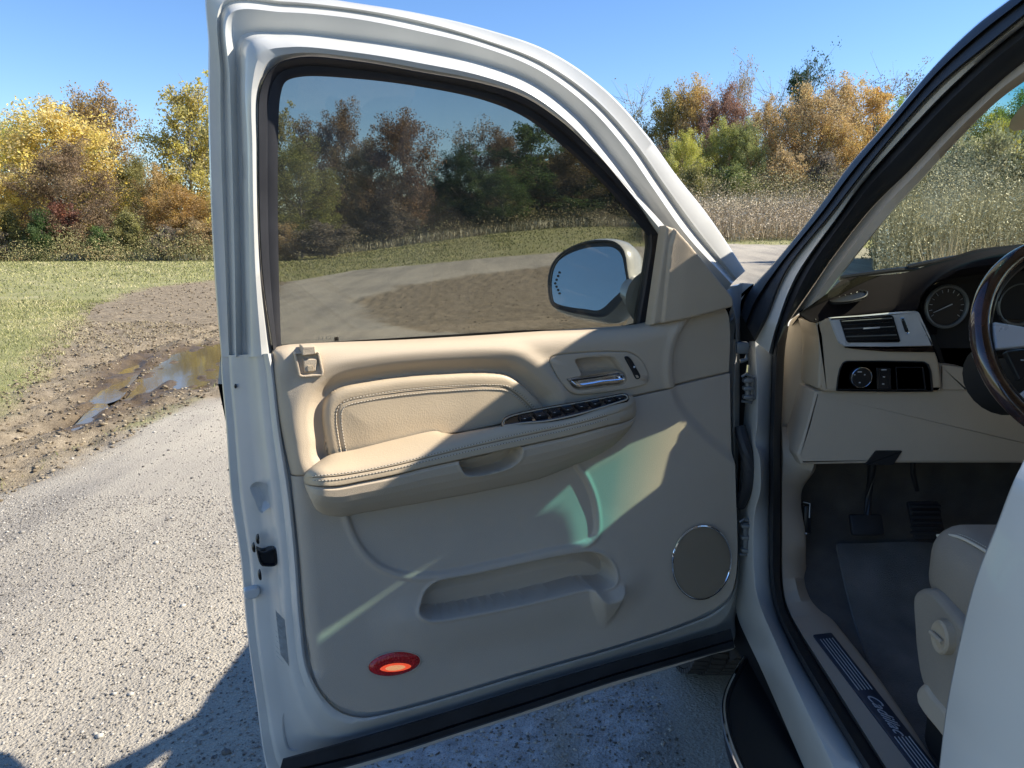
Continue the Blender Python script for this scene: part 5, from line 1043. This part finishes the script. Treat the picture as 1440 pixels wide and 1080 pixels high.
for k in range(6):
    t = (k + .5) / 6; y0 = 462 + t * 115; v, f = tube([DF.P(1080 + (370 + t * 34) / 3.6, 320 + (y0 + 4) / 3.6, .0285), DF.P(1080 + (626 + t * 34) / 3.6, 320 + (y0 - 14 + t * 12) / 3.6, .0285)], .0016, 6); W('vent_slat', v, f, M['black'] if k % 2 else M['hinge'], SILV)
v, f = tube([DF.P(1214, 462, .030), DF.P(1237, 460.5, .030)], .0022, 6); W('vent_tab', v, f, M['silver'], SILV)
dpad('vent_wheel_frame', Zd([(668, 458), (688, 456), (718, 535), (698, 540)]), .0255, [(0, 0), (0, .001), (.001, .002), (.0025, .0)], M['chrome'], 24, smoothc=False)
dpad('vent_wheel', Zd([(674, 470), (688, 468), (708, 525), (694, 530)]), .0265, [(0, 0), (.001, .003), (.003, .004)], M['black'], 24, smoothc=False)
dpad('wood_strip', Zd([(385, 602), (600, 606), (836, 600), (842, 632), (600, 628), (440, 615), (405, 610)]), .0185, [(0, -.004), (0, .001), (.002, .003)], M['gloss'], 70, smoothc=False)
SWP = dpad('switch_panel', Zd([(345, 828), (352, 760), (362, 715), (378, 685), (400, 674), (600, 674), (790, 678), (815, 692), (828, 730), (838, 832), (600, 832)]), .0175, [(0, -.004), (0, .0005), (.002, .001), (.004, -.002)], M['black'], 110, smoothc=False)
kc = DF.P(1209, 530, .022)
o_ = [kc + np.array([math.cos(t) * .0235, 0, math.sin(t) * .0235]) for t in np.linspace(0, 2 * math.pi, 40, endpoint=False)]
pad('headlamp_knob', np.array(o_), np.array([0, -1., 0]), [(0, -.004), (.0, .010), (.002, .012), (.006, .012), (.012, .0125)], M['black'], CAR)
v, f = tube(np.vstack([o_, o_[:2]]) + [0, -.010, 0], .0012, 6, False); W('knob_ring', v, f, M['chrome'], CAR)
for x_, y_, w_ in ((1209, 523, .010), (1202, 527, .003), (1216, 527, .003), (1209, 538, .004), (1243, 520, .012), (1243, 530, .005), (1242, 540, .005)):
    v, f = box(DF.P(x_, y_, .0345 if x_ < 1230 else .0225), (w_, .0006, .0022)); W('switch_icon', v, f, M['mark'], SWP, smooth=False)
dpad('dimmer_switch', [(1232, 517), (1252, 517), (1253, 547), (1233, 547)], .018, [(0, 0), (0, .002), (.001, .003)], M['black'], 30, smoothc=False)
dpad('cubby_lip', [(1259, 516), (1298, 516), (1302, 548), (1261, 548)], .018, [(0, .0), (0, .002), (.0015, .002), (.002, -.01), (.004, -.012)], M['dark'], 40, smoothc=False)
# instrument cluster
CL = SY(1.80)
o_ = CL.C([(1290, 437), (1296, 416), (1312, 399), (1330, 392), (1372, 385), (1540, 375), (1560, 500), (1400, 560), (1330, 530), (1312, 490)], 0, 80, True)
pad('cluster_shroud', o_, np.array([0, -1., 0]), [(0, .01), (.01, 0), (.02, -.01)], M['dark'], CAR)
for cx, cy, rr_ in ((1330, 431, .052), (1432, 428, .052)):
    c = CL.P(cx, cy, .012); ang_ = np.linspace(0, 2 * math.pi, 48, endpoint=False); o_ = np.array([c + np.array([math.cos(t) * rr_, 0, math.sin(t) * rr_]) for t in ang_])
    GA = pad('gauge', o_, np.array([0, -1., 0]), [(0, .0), (.0, .006), (.003, .008), (.007, .006), (.008, .0)], M['hinge'], CAR)
    pad('gauge_face', o_ + [0, -.0005, 0], np.array([0, -1., 0]), [(.007, 0), (.01, .0005)], M['black'], GA)
    for t in np.linspace(-.6, 3.74, 13): v, f = tube([c + np.array([math.cos(t) * .034, -.003, math.sin(t) * .034]), c + np.array([math.cos(t) * .041, -.003, math.sin(t) * .041])], .0007, 4); W('gauge_tick', v, f, M['mark'], GA)
    v, f = tube([c + [.012, -.005, .006], c + [-.030, -.005, -.014]], [.0016, .0008], 5); W('needle', v, f, M['mark'], GA)
dpad('cluster_side_filler', [(1276, 428), (1296, 404), (1318, 400), (1318, 470), (1296, 470)], -.035, [(0, -.02), (0, 0), (.002, .001)], M['brown'], 40, smoothc=False)
dpad('radio_panel_edge', [(1400, 378), (1440, 376), (1440, 450), (1404, 450)], -.02, [(0, 0), (.002, .004)], M['dark'], 30, smoothc=False)
# steering column, stalk, wheel
WC = None
d_ = 1.345; r_ = ray(1532, 480); WC = CAM + r_ * d_; WN = np.array([-.02, -.90, .43]); WN /= np.linalg.norm(WN)
wx = np.cross(WN, UPV); wx /= np.linalg.norm(wx); wy = np.cross(wx, WN); wx = -wx if wx[0] < 0 else wx; wy = wy if wy[2] > 0 else -wy
def wp(a_, r_, h=0.): return WC + wx * math.cos(a_) * r_ + wy * math.sin(a_) * r_ + WN * h
ang_ = np.linspace(0, 2 * math.pi, 97)
v, f = tube([wp(a_, .192) for a_ in ang_], [.0150 + .0015 * math.cos(2 * a_) for a_ in ang_], 16, False)
SWL = W('steering_wheel', v, f, M['wood'], CAR, label='dark wood and leather steering wheel rim')
v, f = tube([wp(a_, .176, -.002) for a_ in ang_], .0075, 10, False); W('rim_inner', v, f, M['black'], SWL)
hub = np.array([wp(a_, .072 + .010 * math.cos(4 * a_), .004) for a_ in np.linspace(0, 2 * math.pi, 60, endpoint=False)]); pad('airbag_cover', hub, WN, [(0, -.03), (0, .004), (.004, .010), (.02, .02)], M['vinyl_d'], SWL)
def spoke(a0, a1, r0, r1, h0, h1, nm, m):
    pts = [wp(a0, r0, h0), wp(a0, r1, h1), wp(a1, r1, h1), wp(a1, r0, h0)]
    pp = np.array([pts[i] * (1 - t) + pts[(i + 1) % 4] * t for i in range(4) for t in np.linspace(.04, .96, 8)])
    return pad(nm, pp, WN, [(0, -.010), (0, .0), (.0015, .002), (.004, .0025)], m, SWL)
spoke(math.pi - .20, math.pi + .10, .07, .172, .010, .006, 'spoke', M['silver']); spoke(.20, -.10, .07, .172, .010, .006, 'spoke', M['silver'])
spoke(math.pi + .62, math.pi + .80, .06, .172, .006, .002, 'lower_spoke', M['silver']); spoke(-.62, -.80, .06, .172, .006, .002, 'lower_spoke', M['silver'])
spoke(math.pi + .12, math.pi + .50, .065, .150, .0, -.004, 'wheel_switches', M['black'])
for a_, r_ in ((3.42, .10), (3.52, .12), (3.42, .13)): v, f = box(wp(a_, r_, .002), (.004, .002, .002)); W('switch_icon', v, f, M['mark'], SWL, smooth=False)
v, f = tube([WC - WN * .02, WC - WN * .06, WC - WN * .16, WC - WN * .26], [.055, .062, .072, .080], 24); W('column_shroud', v, f, M['dark'], CAR)
s0 = WC - WN * .075; v, f = tube([s0 - wx * .05, s0 - wx * .11, s0 - wx * .150, s0 - wx * .152], [.008, .010, .014, .012], 14); W('indicator_stalk', v, f, M['black'], CAR)
v, f = tube([s0 - wx * .152, s0 - wx * .158], [.0135, .0125], 14); W('stalk_cap', v, f, M['hinge'], CAR)
# --- footwell
prof_ = [(.2, .52), (1.2, .52), (1.50, .52), (1.72, .575), (1.95, .72), (2.06, .98), (2.10, 1.35)]
rows = [np.array([(x_, y_, z_) for x_ in (.66, 1.2, 1.6, 2.0, 2.5)]) for y_, z_ in cat(prof_, 40)]
rows = [cat(r_, 30) for r_ in rows]; ribbon('carpet', rows, M['carpet'], CAR)
mc_ = cat([(1.17, .527), (1.25, .528), (1.50, .530), (1.66, .562), (1.80, .628), (1.90, .690)], 40)
mx0 = cat([(.815,), (.80,), (.79,), (.80,), (.83,), (.87,)], 40)[:, 0]
rows = []
for (y_, z_), x0 in zip(mc_, mx0):
    xs = np.linspace(x0, 1.24, 30); rows.append(np.array([(x_, y_, z_ + .006 * math.sin(x_ * 21 + y_ * 9) * .4 + (.012 if i in (0,) else 0) - (.014 if i == 0 else 0)) for i, x_ in enumerate(xs)]))
v, f = grid(rows); nrow = len(rows); nc = 30; v2 = v - [0, 0, .012]; nb_ = len(v); f2 = [q_[::-1] for q_ in [tuple(i + nb_ for i in q_) for q_ in f]]
ring = [j for j in range(nc)] + [i * nc + nc - 1 for i in range(1, nrow)] + [(nrow - 1) * nc + j for j in range(nc - 2, -1, -1)] + [i * nc for i in range(nrow - 2, 0, -1)]
fs = [(ring[j], ring[(j + 1) % len(ring)], nb_ + ring[(j + 1) % len(ring)], nb_ + ring[j]) for j in range(len(ring))]
o = W('floor_mat', np.vstack([v, v2]), f + f2 + fs, M['matm'], None); tag(o, 'worn grey carpet mat on the floor in front of the driver seat', 'floor mat')
PD = SY(1.88)
v, f = tube([PD.P(1228, 640), PD.P(1225, 668), PD.P(1221, 700), PD.P(1220, 728, .02)], [.012, .010, .009, .009], 10); W('brake_pedal_arm', v, f, M['hinge'] if 0 else M['black'], CAR)
v, f = box(PD.P(1218, 738, .03), (.085, .016, .055), Matrix.Rotation(-.5, 3, 'X'), .006); W('brake_pedal', v, f, M['rubber'], CAR)
v, f = tube([PD.P(1284, 640), PD.P(1284, 665), PD.P(1290, 690)], [.008, .007, .006], 10); W('throttle_arm', v, f, M['black'], CAR)
for k in range(6): v, f = box(SY(1.84).P(1302, 712 + k * 7.5, .01 + k * .012), (.075, .008, .007), None, .001); W('throttle_rib', v, f, M['rubber'], CAR)
v, f = box(SY(1.85).P(1302, 732, .02), (.080, .014, .10), Matrix.Rotation(-.6, 3, 'X'), .005); W('throttle_pedal', v, f, M['rubber'], CAR)
v, f = box(BS.P(1131, 728, -.175), (.02, .05, .075), Matrix.Rotation(-.15, 3, 'X'), .006); W('hood_release_lever', v, f, M['black'], CAR)
v, f = tube([BS.P(1130, 706, -.165), BS.P(1139, 708, -.165), BS.P(1138, 728, -.165)], .0016, 6); W('lever_edge', v, f, M['mark'], CAR)
v, f = tube([BS.P(1128, 751, -.16), BS.P(1134, 750, -.16)], .0022, 6); W('lever_icon', v, f, M['mark'], CAR)
v, f = box((1.6, 2.13, .84), (1.9, .04, .68)); W('firewall', v, f, M['dark'], CAR, smooth=False)
# --- driver seat
def cushion(c, s, bev, crown=.02):
    v, f = box(c, s, None, bev, 6); v = np.array(v); t = 1 - ((v[:, 0] - c[0]) / (s[0] / 2)) ** 2; v[:, 2] += np.where(v[:, 2] > c[2], crown * t, 0); return v, f
SEAT = thing  # keep namespace tidy
def part(nm, vf, m, par=CAR, **k): return W(nm, vf[0], vf[1], m, par, **k)
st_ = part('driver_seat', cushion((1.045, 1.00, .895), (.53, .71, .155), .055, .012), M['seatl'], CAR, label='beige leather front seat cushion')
v, f = box((1.045, 1.02, .975), (.30, .60, .02), None, .009, 4); W('seat_insert', v, f, M['seatl'], st_)
pts = [(.800, 1.335, .945), (.803, 1.28, .966), (.808, 1.15, .972), (.81, .9, .974), (.81, .7, .974)]
v, f = tube(cat(pts, 50), .0028, 6); W('seat_piping', v, f, M['thread'], st_)
seam('seat_stitching', cat([(q[0] + .006, q[1], q[2] + .003) for q in pts], 160), (0,), .0006, nrm=UPV, par=st_)
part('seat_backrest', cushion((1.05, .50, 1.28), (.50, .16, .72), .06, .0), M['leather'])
shd = [(1285, 838), (1290, 830), (1303, 827), (1313, 832), (1340, 862), (1362, 890), (1420, 960), (1400, 1080), (1345, 1022), (1330, 1003), (1312, 985), (1298, 962), (1290, 925), (1286, 880)]
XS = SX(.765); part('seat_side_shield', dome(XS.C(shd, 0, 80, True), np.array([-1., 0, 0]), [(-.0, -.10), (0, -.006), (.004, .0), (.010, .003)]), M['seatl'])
shl = [(1290, 985), (1290, 968), (1300, 960), (1312, 975), (1345, 1020), (1345, 1060), (1320, 1030), (1295, 998)]
part('seat_track_cover', dome(SX(.76).C(shl, 0, 50, True), np.array([-1., 0, 0]), [(0, -.10), (0, -.006), (.004, 0), (.01, .004)]), M['vinyl_d'])
kc = XS.P(1327, 896, .010); o_ = np.array([kc + np.array([0, math.cos(t) * .026, math.sin(t) * .030]) for t in np.linspace(0, 2 * math.pi, 40, endpoint=False)])
kn = part('recline_knob', dome(o_, np.array([-1., 0, 0]), [(0, -.012), (0, .006), (.003, .010), (.008, .010), (.011, .008)]), M['vinyl'])
v, f = tube([kc + np.array([-.013, -.018, .0]), kc + np.array([-.013, .018, .0])], .004, 8); W('knob_grip', v, f, M['vinyl'], kn)
part('seat_base', box((1.04, 1.0, .68), (.50, .60, .30), None, .02), M['dark'])
# passenger side of the cabin
part('passenger_seat', cushion((2.12, 1.00, .895), (.53, .71, .155), .055, .012), M['leather']); part('seat_backrest', cushion((2.12, .50, 1.28), (.50, .16, .72), .06, 0), M['leather'])
part('floor_sun_blocker', box((1.64, 1.72, .92), (.46, .36, .76), None, .04, 3), M['vinyl_d'])  # unseen block added to keep windshield sun off the floor
part('centre_console', box((1.6, 1.0, .75), (.30, 1.1, .42), None, .04, 3), M['vinyl_d'])
part('dash_body', box((1.66, 1.92, 1.14), (1.76, .22, .28), None, .05, 3), M['dark'])
part('right_side_panel', box((2.60, .3, .85), (.10, 4.0, .80), None, .02), M['paint']); part('right_door_trim', box((2.52, .5, .85), (.05, 2.6, .75), None, .02), M['vinyl_d'])
# glass: windshield and right windows
def gpf(z_): return .85 + .2 * float(sst(z_, 1.47, 1.6)) + .12 * float(sst(z_, 1.64, 1.73))  # pillar-side curve exaggerated to dim sunlight reaching the lower door
def ycap(z_): return float(np.interp(z_, [1.60, 1.70, 1.79], [1.86, 1.745, 1.672]))  # bulge capped to shape the sun patch beside the armrest
le = np.array([BS.P(x_, y_, -.092) for x_, y_ in cat(lerp_pts(K3, K4, .8)[2:], 30)])
rows = []
for p_ in le:
    xs = 1.6 + (1.6 - p_[0]) * np.sin(np.linspace(-1, 1, 41) * math.pi / 2); s_ = 1 - ((xs - 1.6) / (1.6 - p_[0])) ** 2; gp_ = gpf(p_[2]); e_ = np.minimum(xs - p_[0], 3.2 - p_[0] - xs)
    rows.append(np.stack([xs, np.minimum(ycap(p_[2]) + .02 * s_, p_[1] + gp_ * np.where(e_ < .33, e_, .33 + .06 * (1 - np.exp(-(e_ - .33) / .06)))), np.full(41, p_[2])], 1))
ribbon('windshield', rows, M['windshield'], CAR)
hd = rows[0]; ribbon('windshield_header', [hd + [0, -.25, .01], hd + [0, .0, .004], hd + [0, .0, .03], hd + [0, -.3, .075]], M['paint'], CAR)
rb_ = rows[-1]; ribbon('cowl', [rb_ + [0, .015, -.05], rb_ + [0, .03, -.030], rb_ + [0, .10, -.04], rb_ + [0, .16, -.08]], M['black'], CAR)
WS = SY(2.08); 
for pts_ in ([(1276, 376), (1300, 371), (1350, 362), (1400, 357)], [(1180, 391), (1215, 386), (1262, 380), (1290, 378)]):
    v, f = tube([WS.P(*q_) for q_ in cat(pts_, 12)], .008, 8); wi = W('wiper', v, f, M['black'], CAR)
# roof, roof rail and rear bodywork
top = hd + [0, -.28, .07]; yb = -3.3
ribbon('roof', [top, np.stack([top[:, 0], np.full(41, .2), top[:, 2] + .03], 1), np.stack([top[:, 0], np.full(41, -1.8), top[:, 2] + .03], 1), np.stack([top[:, 0], np.full(41, yb), top[:, 2]], 1)], M['paint'], CAR)
part('headliner', box((1.6, -.9, 1.865), (1.55, 3.7, .03)), M['headliner'])
for sx in (1, -1):
    cx = lambda q_: q_ if sx == 1 else 3.2 - q_
    part('roof_rail', box((cx(.80), -1.25, 1.87), (.11, 4.3, .10), None, .03, 3), M['paint'])
    if sx < 0: part('right_window_header', box((2.43, -.9, 1.76), (.12, 4.2, .18), None, .03, 3), M['paint'])
    for y_ in (.58, -.55, -1.9, -3.2): v, f = tube([(cx(.53), y_, 1.24), (cx(.62), y_, 1.5), (cx(.78), y_, 1.84)], .055, 8); W('roof_pillar', v, f, M['paint'], CAR)
def wsy(z_): return float(np.interp(z_, le[::-1, 2], le[::-1, 1]))
def wsf(x_, z_):
    p0 = float(np.interp(z_, le[::-1, 2], le[::-1, 0])); e_ = min(x_ - p0, 3.2 - p0 - x_); gp_ = gpf(z_); return min(ycap(z_), 9) * 0 + wsy(z_) + gp_ * (e_ if e_ < .33 else .33 + .06 * (1 - math.exp(-(e_ - .33) / .06)))
vcol = [(.953, 1.752), (.970, 1.736), (.988, 1.722), (1.015, 1.714), (1.06, 1.714), (1.10, 1.722), (1.135, 1.738), (1.155, 1.752)]
vq = [np.array([(x_, min(ycap(z_ + (1.782 - z_) * t_) + .012, wsf(x_, z_ + (1.782 - z_) * t_)) - .012, z_ + (1.782 - z_) * t_) for x_, z_ in vcol]) for t_ in (0, .33, .66, 1)]
vq = [q_ + [0, .012, 0] for q_ in vq]; ribbon('sun_blocker', vq + [q_ + [0, -.045, 0] for q_ in vq[::-1]] + [vq[0]], M['headliner'], CAR)  # added slab that cuts windshield sun from the lower door trim
vr_ = [np.array([(x_, wsf(x_, z_) - .03, z_) for x_ in np.linspace(1.57, 2.36, 9)]) for z_ in (1.49, 1.68, 1.84)]; ribbon('sun_blocker', [vr_[0], vr_[1], vr_[2], vr_[2] + [0, -.02, 0], vr_[1] + [0, -.02, 0], vr_[0] + [0, -.02, 0], vr_[0]], M['headliner'], CAR)  # second added slab, blocks passenger-side sun from sill and footwell
ap = BS.C(lerp_pts(K0, K4, .5)[2:], -.08, 20); ap[:, 0] = 3.2 - ap[:, 0]; v, f = tube(ap, .05, 8); W('right_windshield_pillar', v, f, M['paint'], CAR)
rw = np.array([(2.66, -3.2, 1.25), (2.66, .55, 1.25), (2.66, 1.85, 1.25), (2.62, 1.75, 1.36), (2.45, 1.2, 1.8), (2.42, .55, 1.84), (2.42, -3.2, 1.84)]); W('right_side_glass', rw, [tuple(range(7))], M['window'], CAR, smooth=False)
part('tailgate', box((1.6, -3.35, 1.15), (1.95, .1, 1.4), None, .04), M['paint'])
# rear door, closed, right beside the camera
XR = SX(.49); re_ = [(1452, 612), (1444, 632), (1436, 652), (1423, 678), (1399, 740), (1371, 812), (1349, 897), (1330, 992), (1319, 1080), (1310, 1180), (1304, 1300)]
E0 = XR.C(re_, [-.05, -.012, -.002, 0, 0, .002, .004, .003, 0, -.01, -.03], 60); rows = [E0 + [.05, .004, 0], E0 + [.012, .003, 0], E0 + [.002, .001, 0], E0 + [0, -.004, 0]]
for dy, b_ in ((-.10, .006), (-.35, .012), (-.8, .012), (-1.3, .004)):
    t_ = E0.copy(); t_[:, 1] = t_[:, 1] * (1 + dy * .12) + dy; t_[:, 0] -= b_; rows.append(t_)
RD = ribbon('rear_door', rows, M['paint'], CAR, label='closed white rear door beside the viewer', sharp=60)
v, f = tube([E0[0] + [.05, -.06, .05], E0[0] + [.05, -.7, .05]], .03, 10); W('rear_door_belt', v, f, M['rubber'], CAR)
part('rear_quarter', box((.53, -2.3, .85), (.12, 2.0, .80), None, .03), M['paint'])
part('sill_underside', box((.70, .2, .42), (.16, 3.6, .12), None, .02), M['dark']); part('underbody', box((1.6, .2, .45), (1.8, 6.0, .08)), M['dark'])
# running board with bright edge
RB = SZ(.405); ro = [(1066, 911), (1058, 914), (1047, 925), (1032, 950), (1022, 972), (1018, 992), (1022, 1024), (1032, 1055), (1043, 1080), (1075, 1150), (1120, 1230), (1250, 1230), (1200, 1170), (1150, 1080), (1110, 1000), (1085, 948)]
ro_ = RB.C(ro, 0, 140, True); RBO = pad('running_board', ro_, UPV, [(0, -.05), (0, -.008), (.004, -.001), (.010, .0), (.012, -.003), (.03, -.004)], M['black'], CAR)
el_ = RB.C(ro[:11], .0, 80); v, f = tube(el_ + [0, 0, -.006], .007, 10); W('bright_edge', v, f, M['chrome'], RBO)
# fender, hood, wheel
yc_, zc_, rA = 2.50, .42, .47
arch = [(yc_ + rA * math.cos(t), zc_ + rA * math.sin(t)) for t in np.linspace(.15, math.pi - .15, 24)]
fp = [(1.93, .47), (1.93, .9), (1.93, 1.235)] + [(2.1, 1.245), (2.4, 1.24), (3.0, 1.21), (3.6, 1.13), (3.85, 1.0), (3.9, .7), (3.85, .48)] + arch
fo = np.array([(.56 + .05 * (abs(z_ - .95) ** 2), y_, z_) for y_, z_ in fp])
part('front_fender', dome(fo, np.array([-1., 0, 0]), [(0, -.09), (0, -.012), (.006, -.002), (.016, 0)]), M['paint'])
hrows = []
for y_, z_ in ((1.96, 1.275), (2.1, 1.30), (2.4, 1.30), (2.9, 1.27), (3.4, 1.20), (3.75, 1.10), (3.9, .95)):
    xs = np.r_[.585, np.linspace(.595, 2.605, 28), 2.615]; s_ = 1 - ((xs - 1.6) / 1.03) ** 2; hrows.append(np.stack([xs, np.full(30, y_), z_ - .055 + .05 * np.minimum(1, s_ * 4)], 1))
ribbon('hood', hrows, M['paint'], CAR); part('front_bumper', box((1.6, 3.9, .72), (2.1, .16, .5), None, .06, 3), M['paint'])
part('right_fender', box((2.66, 2.9, .9), (.08, 1.9, .7), None, .03), M['paint']); part('grille', box((1.6, 3.99, .85), (1.1, .03, .35), None, .01), M['chrome'])
part('mud_flap', dome(SY(2.02).C([(1036, 870), (1036, 884), (1047, 895), (1066, 903), (1066, 880), (1060, 850)], 0, 30, True), np.array([0, -1., 0]), [(0, -.02), (0, 0), (.003, .002)]), M['rubber'])
v, f = tube([SY(2.0).P(1034, 876), SY(2.0).P(1047, 894), SY(2.0).P(1067, 903)], .003, 6); W('splash_guard_edge', v, f, M['hinge'], CAR)
def wheel(cx, cy, cz, R_=.40, wd=.27, tread=False):
    prof__ = [(.235, -wd / 2 + .01), (.26, -wd / 2), (.34, -wd / 2 - .005), (.385, -wd / 2 + .012), (R_ - .002, -wd / 2 + .035), (R_, -wd / 2 + .06), (R_, wd / 2 - .06), (R_ - .002, wd / 2 - .035), (.385, wd / 2 - .012), (.34, wd / 2), (.235, wd / 2 - .01)]
    n_ = 96; rows = [np.array([(cx + x_, cy + r_ * math.cos(t), cz + r_ * math.sin(t)) for t in np.linspace(0, 2 * math.pi, n_, endpoint=False)]) for r_, x_ in prof__]
    ty = ribbon('tyre', rows, M['tyre'], CAR, wrap=True)
    if tread:
        blocks = []
        for k in range(72):
            t0 = 2 * math.pi * k / 72
            for j, (xa, xb) in enumerate(((-.125, -.078), (-.070, -.028), (-.022, .022), (.028, .070), (.078, .125))):
                ts = t0 + (.02 if j % 2 else 0); c_ = ((xa + xb) / 2); sk_ = .012 * (j - 2)
                Rr = R_ + (.004 if abs(c_) < .08 else -.001)
                pts_ = [(cx + x_, cy + r_ * math.cos(t), cz + r_ * math.sin(t)) for x_, t, r_ in ((xa, ts + sk_, R_ - .012), (xb, ts + sk_ + .012, R_ - .012), (xb, ts + sk_ + .073, R_ - .012), (xa, ts + sk_ + .061, R_ - .012), (xa, ts + sk_, Rr + .004), (xb, ts + sk_ + .012, Rr + .004), (xb, ts + sk_ + .073, Rr + .004), (xa, ts + sk_ + .061, Rr + .004))]
                blocks.append((np.array(pts_), [(4, 5, 6, 7), (0, 1, 5, 4), (1, 2, 6, 5), (2, 3, 7, 6), (3, 0, 4, 7)]))
        v, f = merge(blocks); W('tread_blocks', v, f, M['tyre'], ty, smooth=False, kind='stuff')
    rr = [np.array([(cx + x_, cy + r_ * math.cos(t), cz + r_ * math.sin(t)) for t in np.linspace(0, 2 * math.pi, 60, endpoint=False)]) for r_, x_ in ((.24, -wd / 2 + .01), (.235, -.06), (.20, -.05), (.05, -.07), (.002, -.075))]
    ribbon('rim', rr, M['silver'], CAR, wrap=True)
wheel(.70, 2.50, .40, tread=True); wheel(2.5, 2.5, .40); wheel(.70, -1.9, .40); wheel(2.5, -1.9, .40)
part('wheel_liner', (np.vstack([np.array([(x_, yc_ + (rA + .01) * math.cos(t), zc_ + (rA + .01) * math.sin(t)) for t in np.linspace(.0, math.pi, 30)]) for x_ in (.55, .95)]), [(i, i + 1, 31 + i, 30 + i) for i in range(29)]), M['dark'])
# --- door hinges
def hinge(py0, py1, pxl=1043, pxr=1060):
    HS = SY(1.80); fr = [(pxl, py0 + 4), (pxl + 6, py0), (pxr, py0 + 5), (pxr + 1, py1 - 5), (pxr - 3, py1), (pxl, py1 - 2)]
    v, f = tube([HS.P(*q_) for q_ in fr], .0035, 8); hg = W('door_hinge', v, f, M['hinge'], CAR)
    v, f = tube([HS.P((pxl + pxr) / 2, py0 + 5, .0), HS.P((pxl + pxr) / 2, py1 - 5, .0)], .007, 12); W('hinge_pin', v, f, M['hinge'], hg)
    for yy_ in (py0 + 9, (py0 + py1) / 2, py1 - 8): v, f = box(HS.P((pxl + pxr) / 2, yy_, .002), (.024, .018, .010), None, .003); W('hinge_knuckle', v, f, M['hinge'], hg)
hinge(526, 566); hinge(730, 781, 1040, 1057)
HS = SY(1.81); v, f = box(HS.P(1043, 489), (.030, .02, .028), None, .003); W('check_bracket', v, f, M['hinge'], CAR)
v, f = tube([HS.P(1052, 486), HS.P(1050, 505), HS.P(1041, 508)], .006, 8); W('check_arm', v, f, M['hinge'], CAR)
v, f = tube([HS.P(1052, 513), HS.P(1051, 524)], .004, 8); W('check_rod', v, f, M['chrome'], CAR)
v, f = tube(cat([HS.P(1040, 600, -.02), HS.P(1050, 640, .01), HS.P(1052, 680, .01), HS.P(1040, 710, -.02)], 20), .016, 10); W('wiring_boot', v, f, M['rubber'], CAR)
